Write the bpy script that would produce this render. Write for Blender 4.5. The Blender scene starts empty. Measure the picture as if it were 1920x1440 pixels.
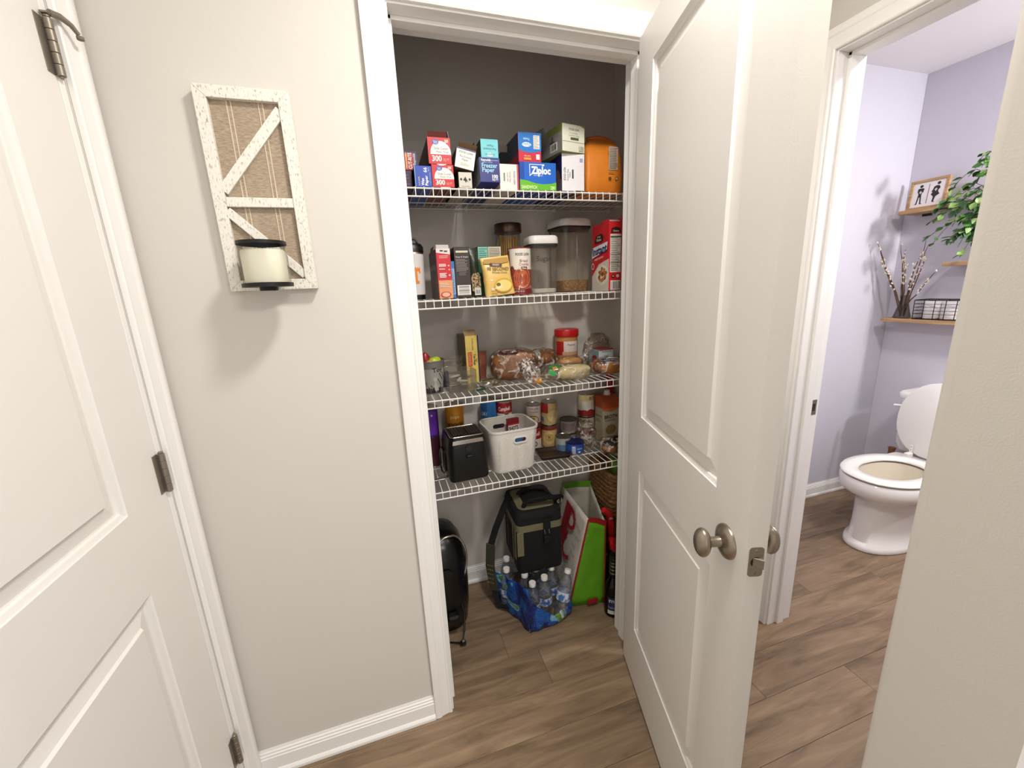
import bpy, bmesh, math, random
from mathutils import Vector, Matrix, noise
random.seed(7)
SC = bpy.context.scene
C = SC.collection
PI = math.pi

# ------------------------------------------------------------------ camera, world, lights, exposure
cam = bpy.data.objects.new('camera', bpy.data.cameras.new('camera')); C.objects.link(cam)
yaw, pitch, roll = .2983, .2329, -.0430
fw = Vector((math.sin(yaw)*math.cos(pitch), math.cos(yaw)*math.cos(pitch), -math.sin(pitch)))
rt = Vector((math.cos(yaw), -math.sin(yaw), 0)); up = rt.cross(fw)
r2 = math.cos(roll)*rt + math.sin(roll)*up; u2 = -math.sin(roll)*rt + math.cos(roll)*up
mw = Matrix((r2, u2, -fw)).transposed().to_4x4(); mw.translation = (-.0787, -1.1104, 1.3892)
cam.matrix_world = mw
cam.data.sensor_width = 36; cam.data.lens = 36*754.409/1920; cam.data.clip_start = .02
SC.camera = cam
SC.view_settings.view_transform = 'Standard'; SC.view_settings.look = 'None'
SC.view_settings.gamma = 1; SC.view_settings.use_curve_mapping = False
SC.view_settings.exposure = 0.0
W = bpy.data.worlds.new('world'); SC.world = W; W.use_nodes = True
bg = W.node_tree.nodes['Background']; bg.inputs[0].default_value = (.97, .98, 1, 1); bg.inputs[1].default_value = 1.0

def area(name, loc, size, power, col, rot=(0,0,0), shape='DISK', sy=None):
    l = bpy.data.lights.new(name, 'AREA'); l.shape = shape; l.size = size
    if sy: l.size_y = sy
    l.energy = power; l.color = col
    o = bpy.data.objects.new(name, l); C.objects.link(o); o.location = loc; o.rotation_euler = rot
    return o
area('hall_ceiling_lamp', (.33, -.69, 2.395), .20, 19, (1, .965, .91))
area('bath_ceiling_lamp', (1.85, -.60, 2.40), .26, 18, (1, .97, .95))
area('vanity_lamp', (2.76, -.95, 1.98), .12, 17, (1, .98, 1), (math.radians(80), 0, 0), 'RECTANGLE', .16)
area('room_fill_light', (.75, -2.5, 2.39), .6, 40, (1, .97, .93))  # added fill for unseen room light behind the camera, kept off wall_near's end

# ------------------------------------------------------------------ materials
def S(c):
    if isinstance(c, str): c = tuple(int(c[i:i+2], 16) for i in (0, 2, 4))
    return tuple((v/255/12.92 if v/255 <= .04045 else ((v/255+.055)/1.055)**2.4) for v in c)
MATS = {}
def mat(name, rgb, rough=.5, metal=0, var=.05, scale=30, bump=0, bscale=None, coat=0):
    if name in MATS: return MATS[name]
    m = bpy.data.materials.new(name); m.use_nodes = True; N = m.node_tree.nodes; L = m.node_tree.links
    p = N['Principled BSDF']; p.inputs['Roughness'].default_value = rough; p.inputs['Metallic'].default_value = metal
    if coat: p.inputs['Coat Weight'].default_value = coat
    c = S(rgb)
    tc = N.new('ShaderNodeTexCoord'); nz = N.new('ShaderNodeTexNoise'); nz.inputs['Scale'].default_value = scale
    nz.inputs['Detail'].default_value = 3
    L.new(tc.outputs['Object'], nz.inputs['Vector'])
    mx = N.new('ShaderNodeMix'); mx.data_type = 'RGBA'
    mx.inputs[6].default_value = (*[max(0, v*(1-var)) for v in c], 1); mx.inputs[7].default_value = (*[min(1, v*(1+var)) for v in c], 1)
    L.new(nz.outputs['Fac'], mx.inputs[0]); L.new(mx.outputs[2], p.inputs['Base Color'])
    if bump:
        n2 = N.new('ShaderNodeTexNoise'); n2.inputs['Scale'].default_value = bscale or scale*4; n2.inputs['Detail'].default_value = 4
        L.new(tc.outputs['Object'], n2.inputs['Vector'])
        b = N.new('ShaderNodeBump'); b.inputs['Strength'].default_value = bump; b.inputs['Distance'].default_value = .004
        L.new(n2.outputs['Fac'], b.inputs['Height']); L.new(b.outputs['Normal'], p.inputs['Normal'])
    MATS[name] = m
    return m
def ramp2(name, c1, c2, lo, hi, stretch=(1,1,1), scale=20, rough=.6, detail=6, bump=.3, rand=0, c3=None, distort=0):
    """two-tone procedural (wood, wear, speckle)"""
    if name in MATS: return MATS[name]
    m = bpy.data.materials.new(name); m.use_nodes = True; N = m.node_tree.nodes; L = m.node_tree.links
    p = N['Principled BSDF']; p.inputs['Roughness'].default_value = rough
    tc = N.new('ShaderNodeTexCoord'); mp = N.new('ShaderNodeMapping'); mp.inputs['Scale'].default_value = stretch
    src = tc.outputs['Object']
    if rand:
        oi = N.new('ShaderNodeObjectInfo'); ml = N.new('ShaderNodeMath'); ml.operation = 'MULTIPLY'; ml.inputs[1].default_value = 37
        L.new(oi.outputs['Random'], ml.inputs[0]); ad = N.new('ShaderNodeVectorMath'); ad.operation = 'ADD'
        L.new(src, ad.inputs[0]); L.new(ml.outputs[0], ad.inputs[1]); src = ad.outputs[0]
    L.new(src, mp.inputs[0])
    nz = N.new('ShaderNodeTexNoise'); nz.inputs['Scale'].default_value = scale; nz.inputs['Detail'].default_value = detail
    nz.inputs['Roughness'].default_value = .62; nz.inputs['Distortion'].default_value = distort
    L.new(mp.outputs[0], nz.inputs['Vector'])
    cr = N.new('ShaderNodeValToRGB'); e = cr.color_ramp.elements
    e[0].position = lo; e[0].color = (*S(c1), 1); e[1].position = hi; e[1].color = (*S(c2), 1)
    if c3: x = e.new((lo+hi)/2); x.color = (*S(c3), 1)
    L.new(nz.outputs['Fac'], cr.inputs[0]); col = cr.outputs[0]
    if rand:
        hv = N.new('ShaderNodeHueSaturation'); mr = N.new('ShaderNodeMapRange')
        mr.inputs[3].default_value = 1-rand; mr.inputs[4].default_value = 1+rand
        L.new(oi.outputs['Random'], mr.inputs[0]); L.new(mr.outputs[0], hv.inputs['Value']); L.new(col, hv.inputs['Color']); col = hv.outputs[0]
    L.new(col, p.inputs['Base Color'])
    if bump:
        b = N.new('ShaderNodeBump'); b.inputs['Strength'].default_value = bump; b.inputs['Distance'].default_value = .002
        L.new(nz.outputs['Fac'], b.inputs['Height']); L.new(b.outputs['Normal'], p.inputs['Normal'])
    MATS[name] = m
    return m
def thin(name, tint=(255,255,255), gloss=.10, rough=.06, haze=0, hazecol=(255,255,255), wrinkle=0, wscale=40, h0=.3, h1=.75):
    """thin clear sheet: see-through with a fresnel gloss and an optional milky part"""
    if name in MATS: return MATS[name]
    m = bpy.data.materials.new(name); m.use_nodes = True; N = m.node_tree.nodes; L = m.node_tree.links
    N.remove(N['Principled BSDF']); out = N['Material Output']
    t = N.new('ShaderNodeBsdfTransparent'); t.inputs[0].default_value = (*S(tint), 1)
    g = N.new('ShaderNodeBsdfGlossy'); g.inputs['Roughness'].default_value = rough
    fr = N.new('ShaderNodeFresnel'); fr.inputs[0].default_value = 1.3
    ma = N.new('ShaderNodeMath'); ma.operation = 'MULTIPLY_ADD'; ma.use_clamp = True; ma.inputs[1].default_value = .55; ma.inputs[2].default_value = gloss*.5
    L.new(fr.outputs[0], ma.inputs[0])
    base = t.outputs[0]
    tc = N.new('ShaderNodeTexCoord')
    nz = N.new('ShaderNodeTexNoise'); nz.inputs['Scale'].default_value = wscale; nz.inputs['Detail'].default_value = 4; nz.inputs['Distortion'].default_value = 1.2
    L.new(tc.outputs['Object'], nz.inputs['Vector'])
    if haze:
        d = N.new('ShaderNodeBsdfDiffuse'); d.inputs[0].default_value = (*S(hazecol), 1)
        mh = N.new('ShaderNodeMixShader')
        mr = N.new('ShaderNodeMapRange'); mr.inputs[1].default_value = h0; mr.inputs[2].default_value = h1; mr.inputs[4].default_value = haze
        L.new(nz.outputs['Fac'], mr.inputs[0]); L.new(mr.outputs[0], mh.inputs[0])
        L.new(t.outputs[0], mh.inputs[1]); L.new(d.outputs[0], mh.inputs[2]); base = mh.outputs[0]
    mx = N.new('ShaderNodeMixShader'); L.new(ma.outputs[0], mx.inputs[0]); L.new(base, mx.inputs[1]); L.new(g.outputs[0], mx.inputs[2])
    L.new(mx.outputs[0], out.inputs[0])
    if wrinkle:
        b = N.new('ShaderNodeBump'); b.inputs['Strength'].default_value = wrinkle; b.inputs['Distance'].default_value = .01
        L.new(nz.outputs['Fac'], b.inputs['Height']); L.new(b.outputs['Normal'], g.inputs['Normal']); L.new(b.outputs['Normal'], fr.inputs['Normal'])
    MATS[name] = m
    return m
def col(rgb, rough=.45):           # printed ink / card by colour
    h = rgb if isinstance(rgb, str) else '%02x%02x%02x' % tuple(rgb)
    return mat('ink_'+h+('' if rough == .45 else '_%d' % (rough*100)), h, rough, var=.04, scale=60)

wall_m = mat('greige_wall_paint', (210, 205, 197), .75, var=.015, scale=4, bump=.05, bscale=420)
trim_m = mat('white_trim_paint', (241, 239, 235), .38, var=.012, scale=8)
door_m = mat('white_door_paint', (234, 231, 226), .42, var=.015, scale=6, bump=.04, bscale=300)
bath_m = mat('lavender_grey_wall_paint', (206, 203, 212), .75, var=.015, scale=4, bump=.12, bscale=420)
ceil_m = mat('ceiling_paint', (232, 228, 228), .9, var=.01, scale=5, bump=.1, bscale=300)
pant_m = mat('pantry_wall_paint', (211, 205, 197), .6, var=.02, scale=4, bump=.1, bscale=400)
plank_m = ramp2('walnut_vinyl_plank', (96, 77, 59), (162, 138, 111), .26, .74, (.7, 5.5, 1), 4.5, .5, 12, .08, rand=.08, c3=(134, 111, 87), distort=.7)
joint_m = mat('floor_joint', (62, 48, 36), .8)
nickel = mat('brushed_nickel', (160, 149, 134), .32, .9, .12, 60)
hinge_m = mat('aged_nickel_hinge', (140, 131, 118), .45, .65, .18, 50)
black = mat('black_plastic', (9, 9, 10), .38)
blackm = mat('black_metal', (22, 19, 18), .45, .3)
darkhole = mat('dark_recess', (30, 27, 24), .8)
white_w = mat('white_epoxy_wire', (238, 234, 226), .35, var=.02)
silver = mat('tin_metal', (176, 172, 166), .3, 1, .08)
white_p = mat('white_plastic', (236, 233, 227), .4, var=.02)
porcelain = mat('white_porcelain', (238, 234, 228), .12, var=.01, coat=.4)
seatw = mat('white_toilet_seat', (240, 237, 230), .25, var=.01)
clear = thin('clear_plastic', (246, 244, 240), .04, .08, .10, (220, 215, 205), 0, 8)
glass = thin('clear_glass', (248, 250, 248), .03, .03)
film = thin('clear_bag_film', (252, 249, 244), .16, .12, .60, (250, 244, 236), 1.0, 30, .54, .68)  # white haze streaks paint highlights onto the creases of the film
film2 = thin('milky_bag_film', (244, 240, 234), .12, .16, .14, (232, 224, 214), 1.0, 30)
bottlem = thin('pet_bottle', (244, 247, 250), .14, .10, .22, (214, 222, 230), .7, 60)
wood_l = ramp2('pale_oak_shelf', (150, 112, 70), (206, 170, 124), .3, .7, (14, 1, 14), 5, .55, 6, .15)
shab = ramp2('chippy_white_paint', (168, 150, 128), (230, 226, 215), .32, .46, (3, 3, 1.2), 95, .75, 9, .5)
barn = ramp2('weathered_barn_board', (134, 116, 96), (190, 172, 150), .3, .72, (4, 4, 20), 22, .8, 12, .4)

# ------------------------------------------------------------------ geometry helpers
class G:
    def __init__(s): s.v = []; s.f = []; s.mi = []
    def add(s, vs, fs, mi=0):
        b = len(s.v); s.v += [tuple(v) for v in vs]; s.f += [tuple(i+b for i in f) for f in fs]; s.mi += [mi]*len(fs); return s
    def box(s, x0, x1, y0, y1, z0, z1, mi=0, faces=None):
        """faces: dict of material index for l r f b d t"""
        vs = [(x0,y0,z0),(x1,y0,z0),(x1,y1,z0),(x0,y1,z0),(x0,y0,z1),(x1,y0,z1),(x1,y1,z1),(x0,y1,z1)]
        for k, f in zip('dtfrbl', [(3,2,1,0),(4,5,6,7),(0,1,5,4),(1,2,6,5),(2,3,7,6),(3,0,4,7)]):
            b = len(s.v)
            if k == 'd': s.v += vs; base = b
            s.f.append(tuple(i+base for i in f)); s.mi.append((faces or {}).get(k, mi))
        return s
    def lathe(s, prof, n=24, c=(0,0,0), mi=0, M=None, sx=1, sy=1):
        vs = []; fs = []
        for r, z in prof:
            for i in range(n):
                a = 2*PI*i/n; vs.append(Vector((r*math.cos(a)*sx, r*math.sin(a)*sy, z)))
        for j in range(len(prof)-1):
            for i in range(n):
                k = (i+1) % n; fs.append((j*n+i, j*n+k, (j+1)*n+k, (j+1)*n+i))
        if prof[0][0] > 1e-5: fs.append(tuple(range(n-1, -1, -1)))
        if prof[-1][0] > 1e-5: fs.append(tuple((len(prof)-1)*n+i for i in range(n)))
        if M: vs = [M @ v for v in vs]
        c = Vector(c); return s.add([v+c for v in vs], fs, mi)
    def tube(s, pts, r, n=8, mi=0, closed=False, flat=None):
        pts = [Vector(p) for p in pts]; m = len(pts); vs = []; fs = []; prev = None
        rr = r if isinstance(r, (list, tuple)) else [r]*m
        for i, p in enumerate(pts):
            a = pts[(i-1) % m] if (closed or i) else p; b = pts[(i+1) % m] if (closed or i < m-1) else p
            t = (b-a).normalized()
            if prev is None:
                prev = t.orthogonal().normalized()
            u = (prev - t*prev.dot(t)).normalized(); w = t.cross(u); prev = u
            for k in range(n):
                an = 2*PI*k/n
                vs.append(p + rr[i]*(u*math.cos(an)*(flat[0] if flat else 1) + w*math.sin(an)*(flat[1] if flat else 1)))
        for i in range(m if closed else m-1):
            for k in range(n):
                j = (i+1) % m; q = (k+1) % n; fs.append((i*n+k, i*n+q, j*n+q, j*n+k))
        if not closed: fs.append(tuple(range(n-1, -1, -1))); fs.append(tuple((m-1)*n+k for k in range(n)))
        return s.add(vs, fs, mi)
    def ribbon(s, pts, wd, th, side=(1,0,0), mi=0):
        """flat strap along pts, wd wide along side"""
        pts = [Vector(p) for p in pts]; sd = Vector(side).normalized(); vs = []; fs = []; m = len(pts)
        for i, p in enumerate(pts):
            t = (pts[min(i+1, m-1)]-pts[max(i-1, 0)]).normalized(); sdd = (sd-t*sd.dot(t)).normalized(); n = t.cross(sdd)
            for a, b in ((-1,-1),(1,-1),(1,1),(-1,1)): vs.append(p+sdd*wd/2*a+n*th/2*b)
        for i in range(m-1):
            for k in range(4): q = (k+1) % 4; fs.append((i*4+k, i*4+q, (i+1)*4+q, (i+1)*4+k))
        fs += [(3,2,1,0), tuple((m-1)*4+k for k in range(4))]
        return s.add(vs, fs, mi)
    def prism(s, poly, h0, h1, ax='z', mi=0):
        """poly in the two other axes, extruded along ax from h0 to h1"""
        n = len(poly); f = {'z': lambda a,b,h: (a,b,h), 'y': lambda a,b,h: (a,h,b), 'x': lambda a,b,h: (h,a,b)}[ax]
        vs = [f(a,b,h0) for a,b in poly]+[f(a,b,h1) for a,b in poly]
        fs = [tuple(range(n)), tuple(range(2*n-1, n-1, -1))]+[(i,(i+1)%n,(i+1)%n+n,i+n) for i in range(n)]
        return s.add(vs, fs, mi)
    def loft(s, rings, mi=0, cap0=True, cap1=True):
        n = len(rings[0]); vs = [p for r in rings for p in r]; fs = []
        for j in range(len(rings)-1):
            for i in range(n): k = (i+1) % n; fs.append((j*n+i, j*n+k, (j+1)*n+k, (j+1)*n+i))
        if cap0: fs.append(tuple(range(n-1, -1, -1)))
        if cap1: fs.append(tuple((len(rings)-1)*n+i for i in range(n)))
        return s.add(vs, fs, mi)
    def xf(s, M, start=0):
        for i in range(start, len(s.v)): s.v[i] = tuple(M @ Vector(s.v[i]))
        return s
    def build(s, name, mats, parent=None, smooth=0, bevel=0, seg=2, fix=True, sub=0):
        me = bpy.data.meshes.new(name); me.from_pydata(s.v, [], s.f)
        if not isinstance(mats, (list, tuple)): mats = [mats]
        for m in mats: me.materials.append(m)
        me.polygons.foreach_set('material_index', s.mi)
        if fix:
            bm = bmesh.new(); bm.from_mesh(me); bmesh.ops.recalc_face_normals(bm, faces=bm.faces); bm.to_mesh(me); bm.free()
        if smooth:
            me.polygons.foreach_set('use_smooth', [True]*len(me.polygons)); me.set_sharp_from_angle(angle=math.radians(smooth))
        me.update()
        o = bpy.data.objects.new(name, me); C.objects.link(o)
        if parent: o.parent = parent
        if bevel:
            b = o.modifiers.new('bevel', 'BEVEL'); b.width = bevel; b.segments = seg; b.limit_method = 'ANGLE'; b.angle_limit = math.radians(40)
        if sub:
            b = o.modifiers.new('sub', 'SUBSURF'); b.levels = sub; b.render_levels = sub
        return o
def tag(o, label, cat, group=None):
    o['label'] = label; o['category'] = cat
    if group: o['group'] = group
    return o
def thing(name, label, cat, loc=(0,0,0), rot=(0,0,0), group=None):
    o = bpy.data.objects.new(name, None); C.objects.link(o); o.empty_display_size = .05
    o.location = loc; o.rotation_euler = rot
    return tag(o, label, cat, group)
def struct(o): o['kind'] = 'structure'; return o
def sroot(name):
    o = bpy.data.objects.new(name, None); C.objects.link(o); return struct(o)
def rrect(w, h, r, n=5, cx=0, cy=0):
    out = []
    for qx, qy, a0 in ((1,1,0),(-1,1,90),(-1,-1,180),(1,-1,270)):
        for i in range(n+1):
            a = math.radians(a0+90*i/n); out.append((cx+qx*(w/2-r)+r*math.cos(a), cy+qy*(h/2-r)+r*math.sin(a)))
    return out
def ring(poly, z): return [(a, b, z) for a, b in poly]
def ellpts(cx, cy, rx, ry, n=24): return [(cx+rx*math.cos(2*PI*i/n), cy+ry*math.sin(2*PI*i/n)) for i in range(n)]

# flat print (ink on a surface): polygons and lettering laid on a face through fn(u, v, lift)
TXT = {}
def textmesh(s, bold):
    if (s, bold) in TXT: return TXT[(s, bold)]
    cu = bpy.data.curves.new('t', 'FONT'); cu.body = s; cu.size = 1; cu.resolution_u = 2; cu.offset = bold
    ob = bpy.data.objects.new('t', cu); me = ob.to_mesh()
    vs = [(v.co.x, v.co.y) for v in me.vertices]; fs = [tuple(p.vertices) for p in me.polygons]
    ob.to_mesh_clear(); bpy.data.objects.remove(ob); bpy.data.curves.remove(cu)
    TXT[(s, bold)] = (vs, fs); return vs, fs
class D:
    def __init__(s, fn): s.fn = fn; s.g = G(); s.mats = []; s.k = 0
    def mi(s, m):
        if not isinstance(m, bpy.types.Material): m = col(m)
        if m not in s.mats: s.mats.append(m)
        return s.mats.index(m)
    def _add(s, vs, fs, m):
        s.k += 1; l = .0003+s.k*.00009
        s.g.add([s.fn(u, v, l) for u, v in vs], fs, s.mi(m)); return s
    def rect(s, u0, v0, u1, v1, m, nu=1):
        vs = [(u0+(u1-u0)*i/nu, v) for v in (v0, v1) for i in range(nu+1)]
        return s._add(vs, [(i, i+1, nu+2+i, nu+1+i) for i in range(nu)], m)
    def poly(s, pts, m): return s._add(pts, [tuple(range(len(pts)))], m)
    def ell(s, cx, cy, rx, ry, m, n=20):
        return s._add([(cx, cy)]+ellpts(cx, cy, rx, ry, n), [(0, 1+i, 1+(i+1) % n) for i in range(n)], m)
    def text(s, t, u, v, h, m, rot=0, al='c', bold=.012, sx=1.0, maxw=None):
        vs, fs = textmesh(t, bold)
        if not vs: return s
        x0 = min(p[0] for p in vs); x1 = max(p[0] for p in vs); k = h/.72
        if maxw and (x1-x0)*k*sx > maxw: sx = maxw/((x1-x0)*k)
        off = {'l': x0, 'c': (x0+x1)/2, 'r': x1}[al]; ca, sa = math.cos(math.radians(rot)), math.sin(math.radians(rot))
        P = []
        for x, y in vs:
            a, b = (x-off)*k*sx, (y-.36)*k; P.append((u+a*ca-b*sa, v+a*sa+b*ca))
        return s._add(P, fs, m)
    def lines(s, u0, u1, v0, v1, n, m, fill=.45, jag=.35):
        """small print too fine to read"""
        for i in range(n):
            v = v1+(v0-v1)*(i+.5)/n; h = abs(v1-v0)/n*fill/2; e = u1-(u1-u0)*jag*random.random()
            s.rect(u0, v-h, e, v+h, m)
        return s
    def bars(s, u0, v0, u1, v1, m='222222', vert=True, n=14):
        s.rect(u0, v0, u1, v1, 'f2efe6')
        for i in range(n):
            w = random.choice((.25, .4, .65))
            if vert: d = (u1-u0)*.9/n; a = u0+(u1-u0)*.05+i*d; s.rect(a, v0+(v1-v0)*.1, a+d*w, v1-(v1-v0)*.1, m)
            else: d = (v1-v0)*.9/n; a = v0+(v1-v0)*.05+i*d; s.rect(u0+(u1-u0)*.1, a, u1-(u1-u0)*.1, a+d*w, m)
        return s
    def build(s, name, parent): return s.g.build(name, s.mats, parent, fix=False) if s.g.v else None
def frame(O, U, V):
    O, U, V = Vector(O), Vector(U), Vector(V); Nn = U.cross(V)
    return lambda u, v, l: O+U*u+V*v+Nn*l
def cylmap(cx, cy, z0, R, face):
    """u = arc length from the direction `face` (angle in plan), v = height"""
    def f(u, v, l):
        a = face+u/R; return Vector((cx+(R+l)*math.cos(a), cy+(R+l)*math.sin(a), z0+v))
    return f

# ------------------------------------------------------------------ structure: floor
FL = sroot('floor')
g = G().box(-.70, 3.0, -3.2, .72, -.05, -.0025); o = g.build('subfloor', joint_m, FL)
PW, PL = .1475, 1.265
me = None
offs = {0: .24, 1: .36, 2: .74, 3: 1.02, 4: .12, 5: .55, 6: .9, 7: .3, 8: .66, 9: 1.1}
bmx = {}
def plank(x0, x1, y0, y1):
    global me
    w, d = round(x1-x0, 4), round(y1-y0, 4)
    if (w, d) not in bmx:
        t = G().box(0, w-.0008, 0, d-.0008, -.006, 0).build('plank', plank_m, FL, bevel=.0006, seg=1)
        bmx[(w, d)] = t; t.location = (x0, y0, 0); return
    t = bmx[(w, d)].copy(); C.objects.link(t); t.location = (x0, y0, 0)
for k in range(-3, 19):
    y1 = .12-.1475*(k-1); y0 = y1-PW
    if y0 > .66 or y1 < -2.6: continue
    x = offs[k % 10]-2*PL
    while x < 2.95:
        a, b = max(x, -.66), min(x+PL, 2.95)
        if b-a > .02: plank(a, b, y0, y1)
        x += PL

# ------------------------------------------------------------------ structure: walls and ceiling
WX, HH, XL, XR, YB = .705, 2.035, -.582, 1.285, .587        # pantry casing width, casing height, left wall, right wall, back wall
ZC = 2.425
def wall(name, boxes, m):
    gg = G()
    for b in boxes: gg.box(*b)
    return struct(gg.build(name, m))
wall('wall_front', [(XL-.12, -.014, 0, .115, 0, ZC), (WX+.014, XR+.115, 0, .115, 0, ZC), (-.014, WX+.014, 0, .115, HH+.013, ZC)], wall_m)
wall('wall_left', [(XL-.12, XL, -.072, -.0005, 0, ZC), (XL-.12, XL, -.90, -.072, HH+.013, ZC), (XL-.12, XL, -3.2, -.90, 0, ZC)], wall_m)
YJ = -.0905
wall('wall_right', [(XR, XR+.115, YJ+.014, -.0005, 0, ZC), (XR, XR+.115, YJ-.72, YJ+.014, HH+.013, ZC), (XR, XR+.115, -.86, YJ-.734, 0, ZC)], wall_m)
gg = G().prism([(.456, -.862), (.452, -.866), (.45, -.872), (.45, -.975), (XR+.115, -.975), (XR+.115, -.862)], 0, ZC)
struct(gg.build('wall_near', wall_m, smooth=50))
wall('wall_pantry_back', [(-.25, 1.06, YB, YB+.1, 0, ZC)], pant_m)
wall('wall_pantry_left', [(-.25, -.14, .115, YB, 0, ZC)], pant_m)
wall('wall_pantry_right', [(.95, 1.06, .115, YB, 0, ZC)], pant_m)
wall('wall_bath_left', [(1.06, 3.0, YB-.003, YB+.1, 0, ZC)], bath_m)
XB = 2.8785
wall('wall_bath_back', [(XB, XB+.1, -1.8, YB-.004, 0, ZC)], bath_m)
wall('wall_bath_near', [(XR+.115, XB, -1.9, -1.8, 0, ZC)], bath_m)
wall('wall_bath_door', [(XR+.1155, XR+.12, YJ+.014, YB-.004, 0, ZC), (XR+.1155, XR+.12, -1.8, YJ-.734, 0, ZC), (XR+.1155, XR+.12, YJ-.734, YJ+.014, HH+.013, ZC)], bath_m)
wall('ceiling', [(-.71, 3.0, -3.2, .70, ZC, ZC+.06)], ceil_m)

CAS = [(0,0),(0,.008),(.003,.0105),(.008,.0105),(.011,.0085),(.022,.010),(.034,.0125),(.038,.0155),(.042,.0165),(.052,.0165),(.057,.0145),(.057,0)]
def casing(name, fn, w, H, legs='lhr'):
    r = sroot(name); n = len(CAS)
    def leg(nm, A, B):
        gg = G(); vs = [fn(*A(a), b) for a, b in CAS]+[fn(*B(a), b) for a, b in CAS]
        fs = [(i, i+1, n+i+1, n+i) for i in range(n-1)]+[tuple(range(n)), tuple(range(2*n-1, n-1, -1))]
        gg.add(vs, fs).build(nm, trim_m, r, smooth=25)
    if 'l' in legs: leg('casing_leg', lambda a: (-a, .001), lambda a: (-a, H+a))
    if 'h' in legs: leg('casing_head', lambda a: (-a, H+a), lambda a: (w+a, H+a))
    if 'r' in legs: leg('casing_leg', lambda a: (w+a, H+a), lambda a: (w+a, .001))
    return r
casing('trim_1', lambda s, z, b: (s, -.0005-b, z), WX, HH)
casing('trim_2', lambda s, z, b: (XR-.0005-b, YJ-s, z), .72, HH)
casing('trim_3', lambda s, z, b: (XL+.0005+b, -.068-s, z), .83, HH)
# jambs and stops
r = sroot('trim_4')                                                           # pantry jamb
G().box(-.0135, .005, 0, .115, 0, HH-.005).build('jamb_side', trim_m, r, bevel=.001)
G().box(WX-.005, WX+.0135, 0, .115, 0, HH-.005).build('jamb_side', trim_m, r, bevel=.001)
G().box(-.0135, WX+.0135, 0, .115, HH-.005, HH+.0125).build('jamb_head', trim_m, r, bevel=.001)
G().box(.005, .015, .040, .072, 0, HH-.005).build('door_stop_strip', trim_m, r, bevel=.0015)
G().box(WX-.015, WX-.005, .040, .072, 0, HH-.005).build('door_stop_strip', trim_m, r, bevel=.0015)
G().box(.005, WX-.005, .040, .072, HH-.015, HH-.005).build('door_stop_strip', trim_m, r, bevel=.0015)
r = sroot('trim_5')                                                           # bathroom jamb, lock side towards the pantry
G().box(XR, XR+.119, YJ-.005, YJ+.0135, 0, HH-.005).build('jamb_side', trim_m, r, bevel=.001)
G().box(XR, XR+.119, YJ-.734, YJ-.715, 0, HH-.005).build('jamb_side', trim_m, r, bevel=.001)
G().box(XR, XR+.119, YJ-.734, YJ+.0135, HH-.005, HH+.0125).build('jamb_head', trim_m, r, bevel=.001)
G().box(XR+.042, XR+.074, YJ-.015, YJ-.005, 0, HH-.005).build('door_stop_strip', trim_m, r, bevel=.0015)
G().box(XR+.042, XR+.074, YJ-.715, YJ-.005, HH-.015, HH-.005).build('door_stop_strip', trim_m, r, bevel=.0015)
sp = G().box(XR+.082, XR+.108, YJ-.0062, YJ-.005, .893, .950); sp.build('strike_plate', nickel, r, bevel=.0005)
G().box(XR+.089, XR+.101, YJ-.0066, YJ-.0062, .908, .935).build('strike_hole', darkhole, r)
r = sroot('trim_6')                                                           # left door jamb
G().box(XL-.118, XL-.0005, -.0885, -.0725, 0, HH-.005).build('jamb_side', trim_m, r, bevel=.001)
G().box(XL-.118, XL-.0005, -.899, -.0725, HH-.005, HH+.0125).build('jamb_head', trim_m, r, bevel=.001)

BAS = [(0,0),(.018,0),(.018,.009),(.015,.015),(.0115,.018),(.0115,.060),(.0095,.062),(.0095,.0685),(.0065,.0705),(.0065,.0765),(.0035,.0795),(.002,.086),(0,.086)]
def baseboard(name, p0, p1, nrm):
    gg = G(); n = len(BAS); p0, p1, nrm = Vector(p0), Vector(p1), Vector(nrm)
    vs = [(*(p0+nrm*b), z+.0005) for b, z in BAS]+[(*(p1+nrm*b), z+.0005) for b, z in BAS]
    gg.add(vs, [(i, (i+1) % n, n+(i+1) % n, n+i) for i in range(n)]+[tuple(range(n)), tuple(range(2*n-1, n-1, -1))])
    return struct(gg.build(name, trim_m, smooth=25))
baseboard('baseboard_front', (XL+.003, -.0005), (-.0575, -.0005), (0, -1))
baseboard('baseboard_front_right', (WX+.0585, -.0005), (XR-.002, -.0005), (0, -1))
baseboard('baseboard_right', (XR-.0005, -.002), (XR-.0005, -.032), (-1, 0))
baseboard('baseboard_pantry', (-.138, YB-.0005), (.948, YB-.0005), (0, -1))
baseboard('baseboard_bath_left', (XR+.122, YB-.0035), (XB-.002, YB-.0035), (0, -1))
baseboard('baseboard_bath_back', (XB-.0005, YB-.02), (XB-.0005, -1.78), (-1, 0))

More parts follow.
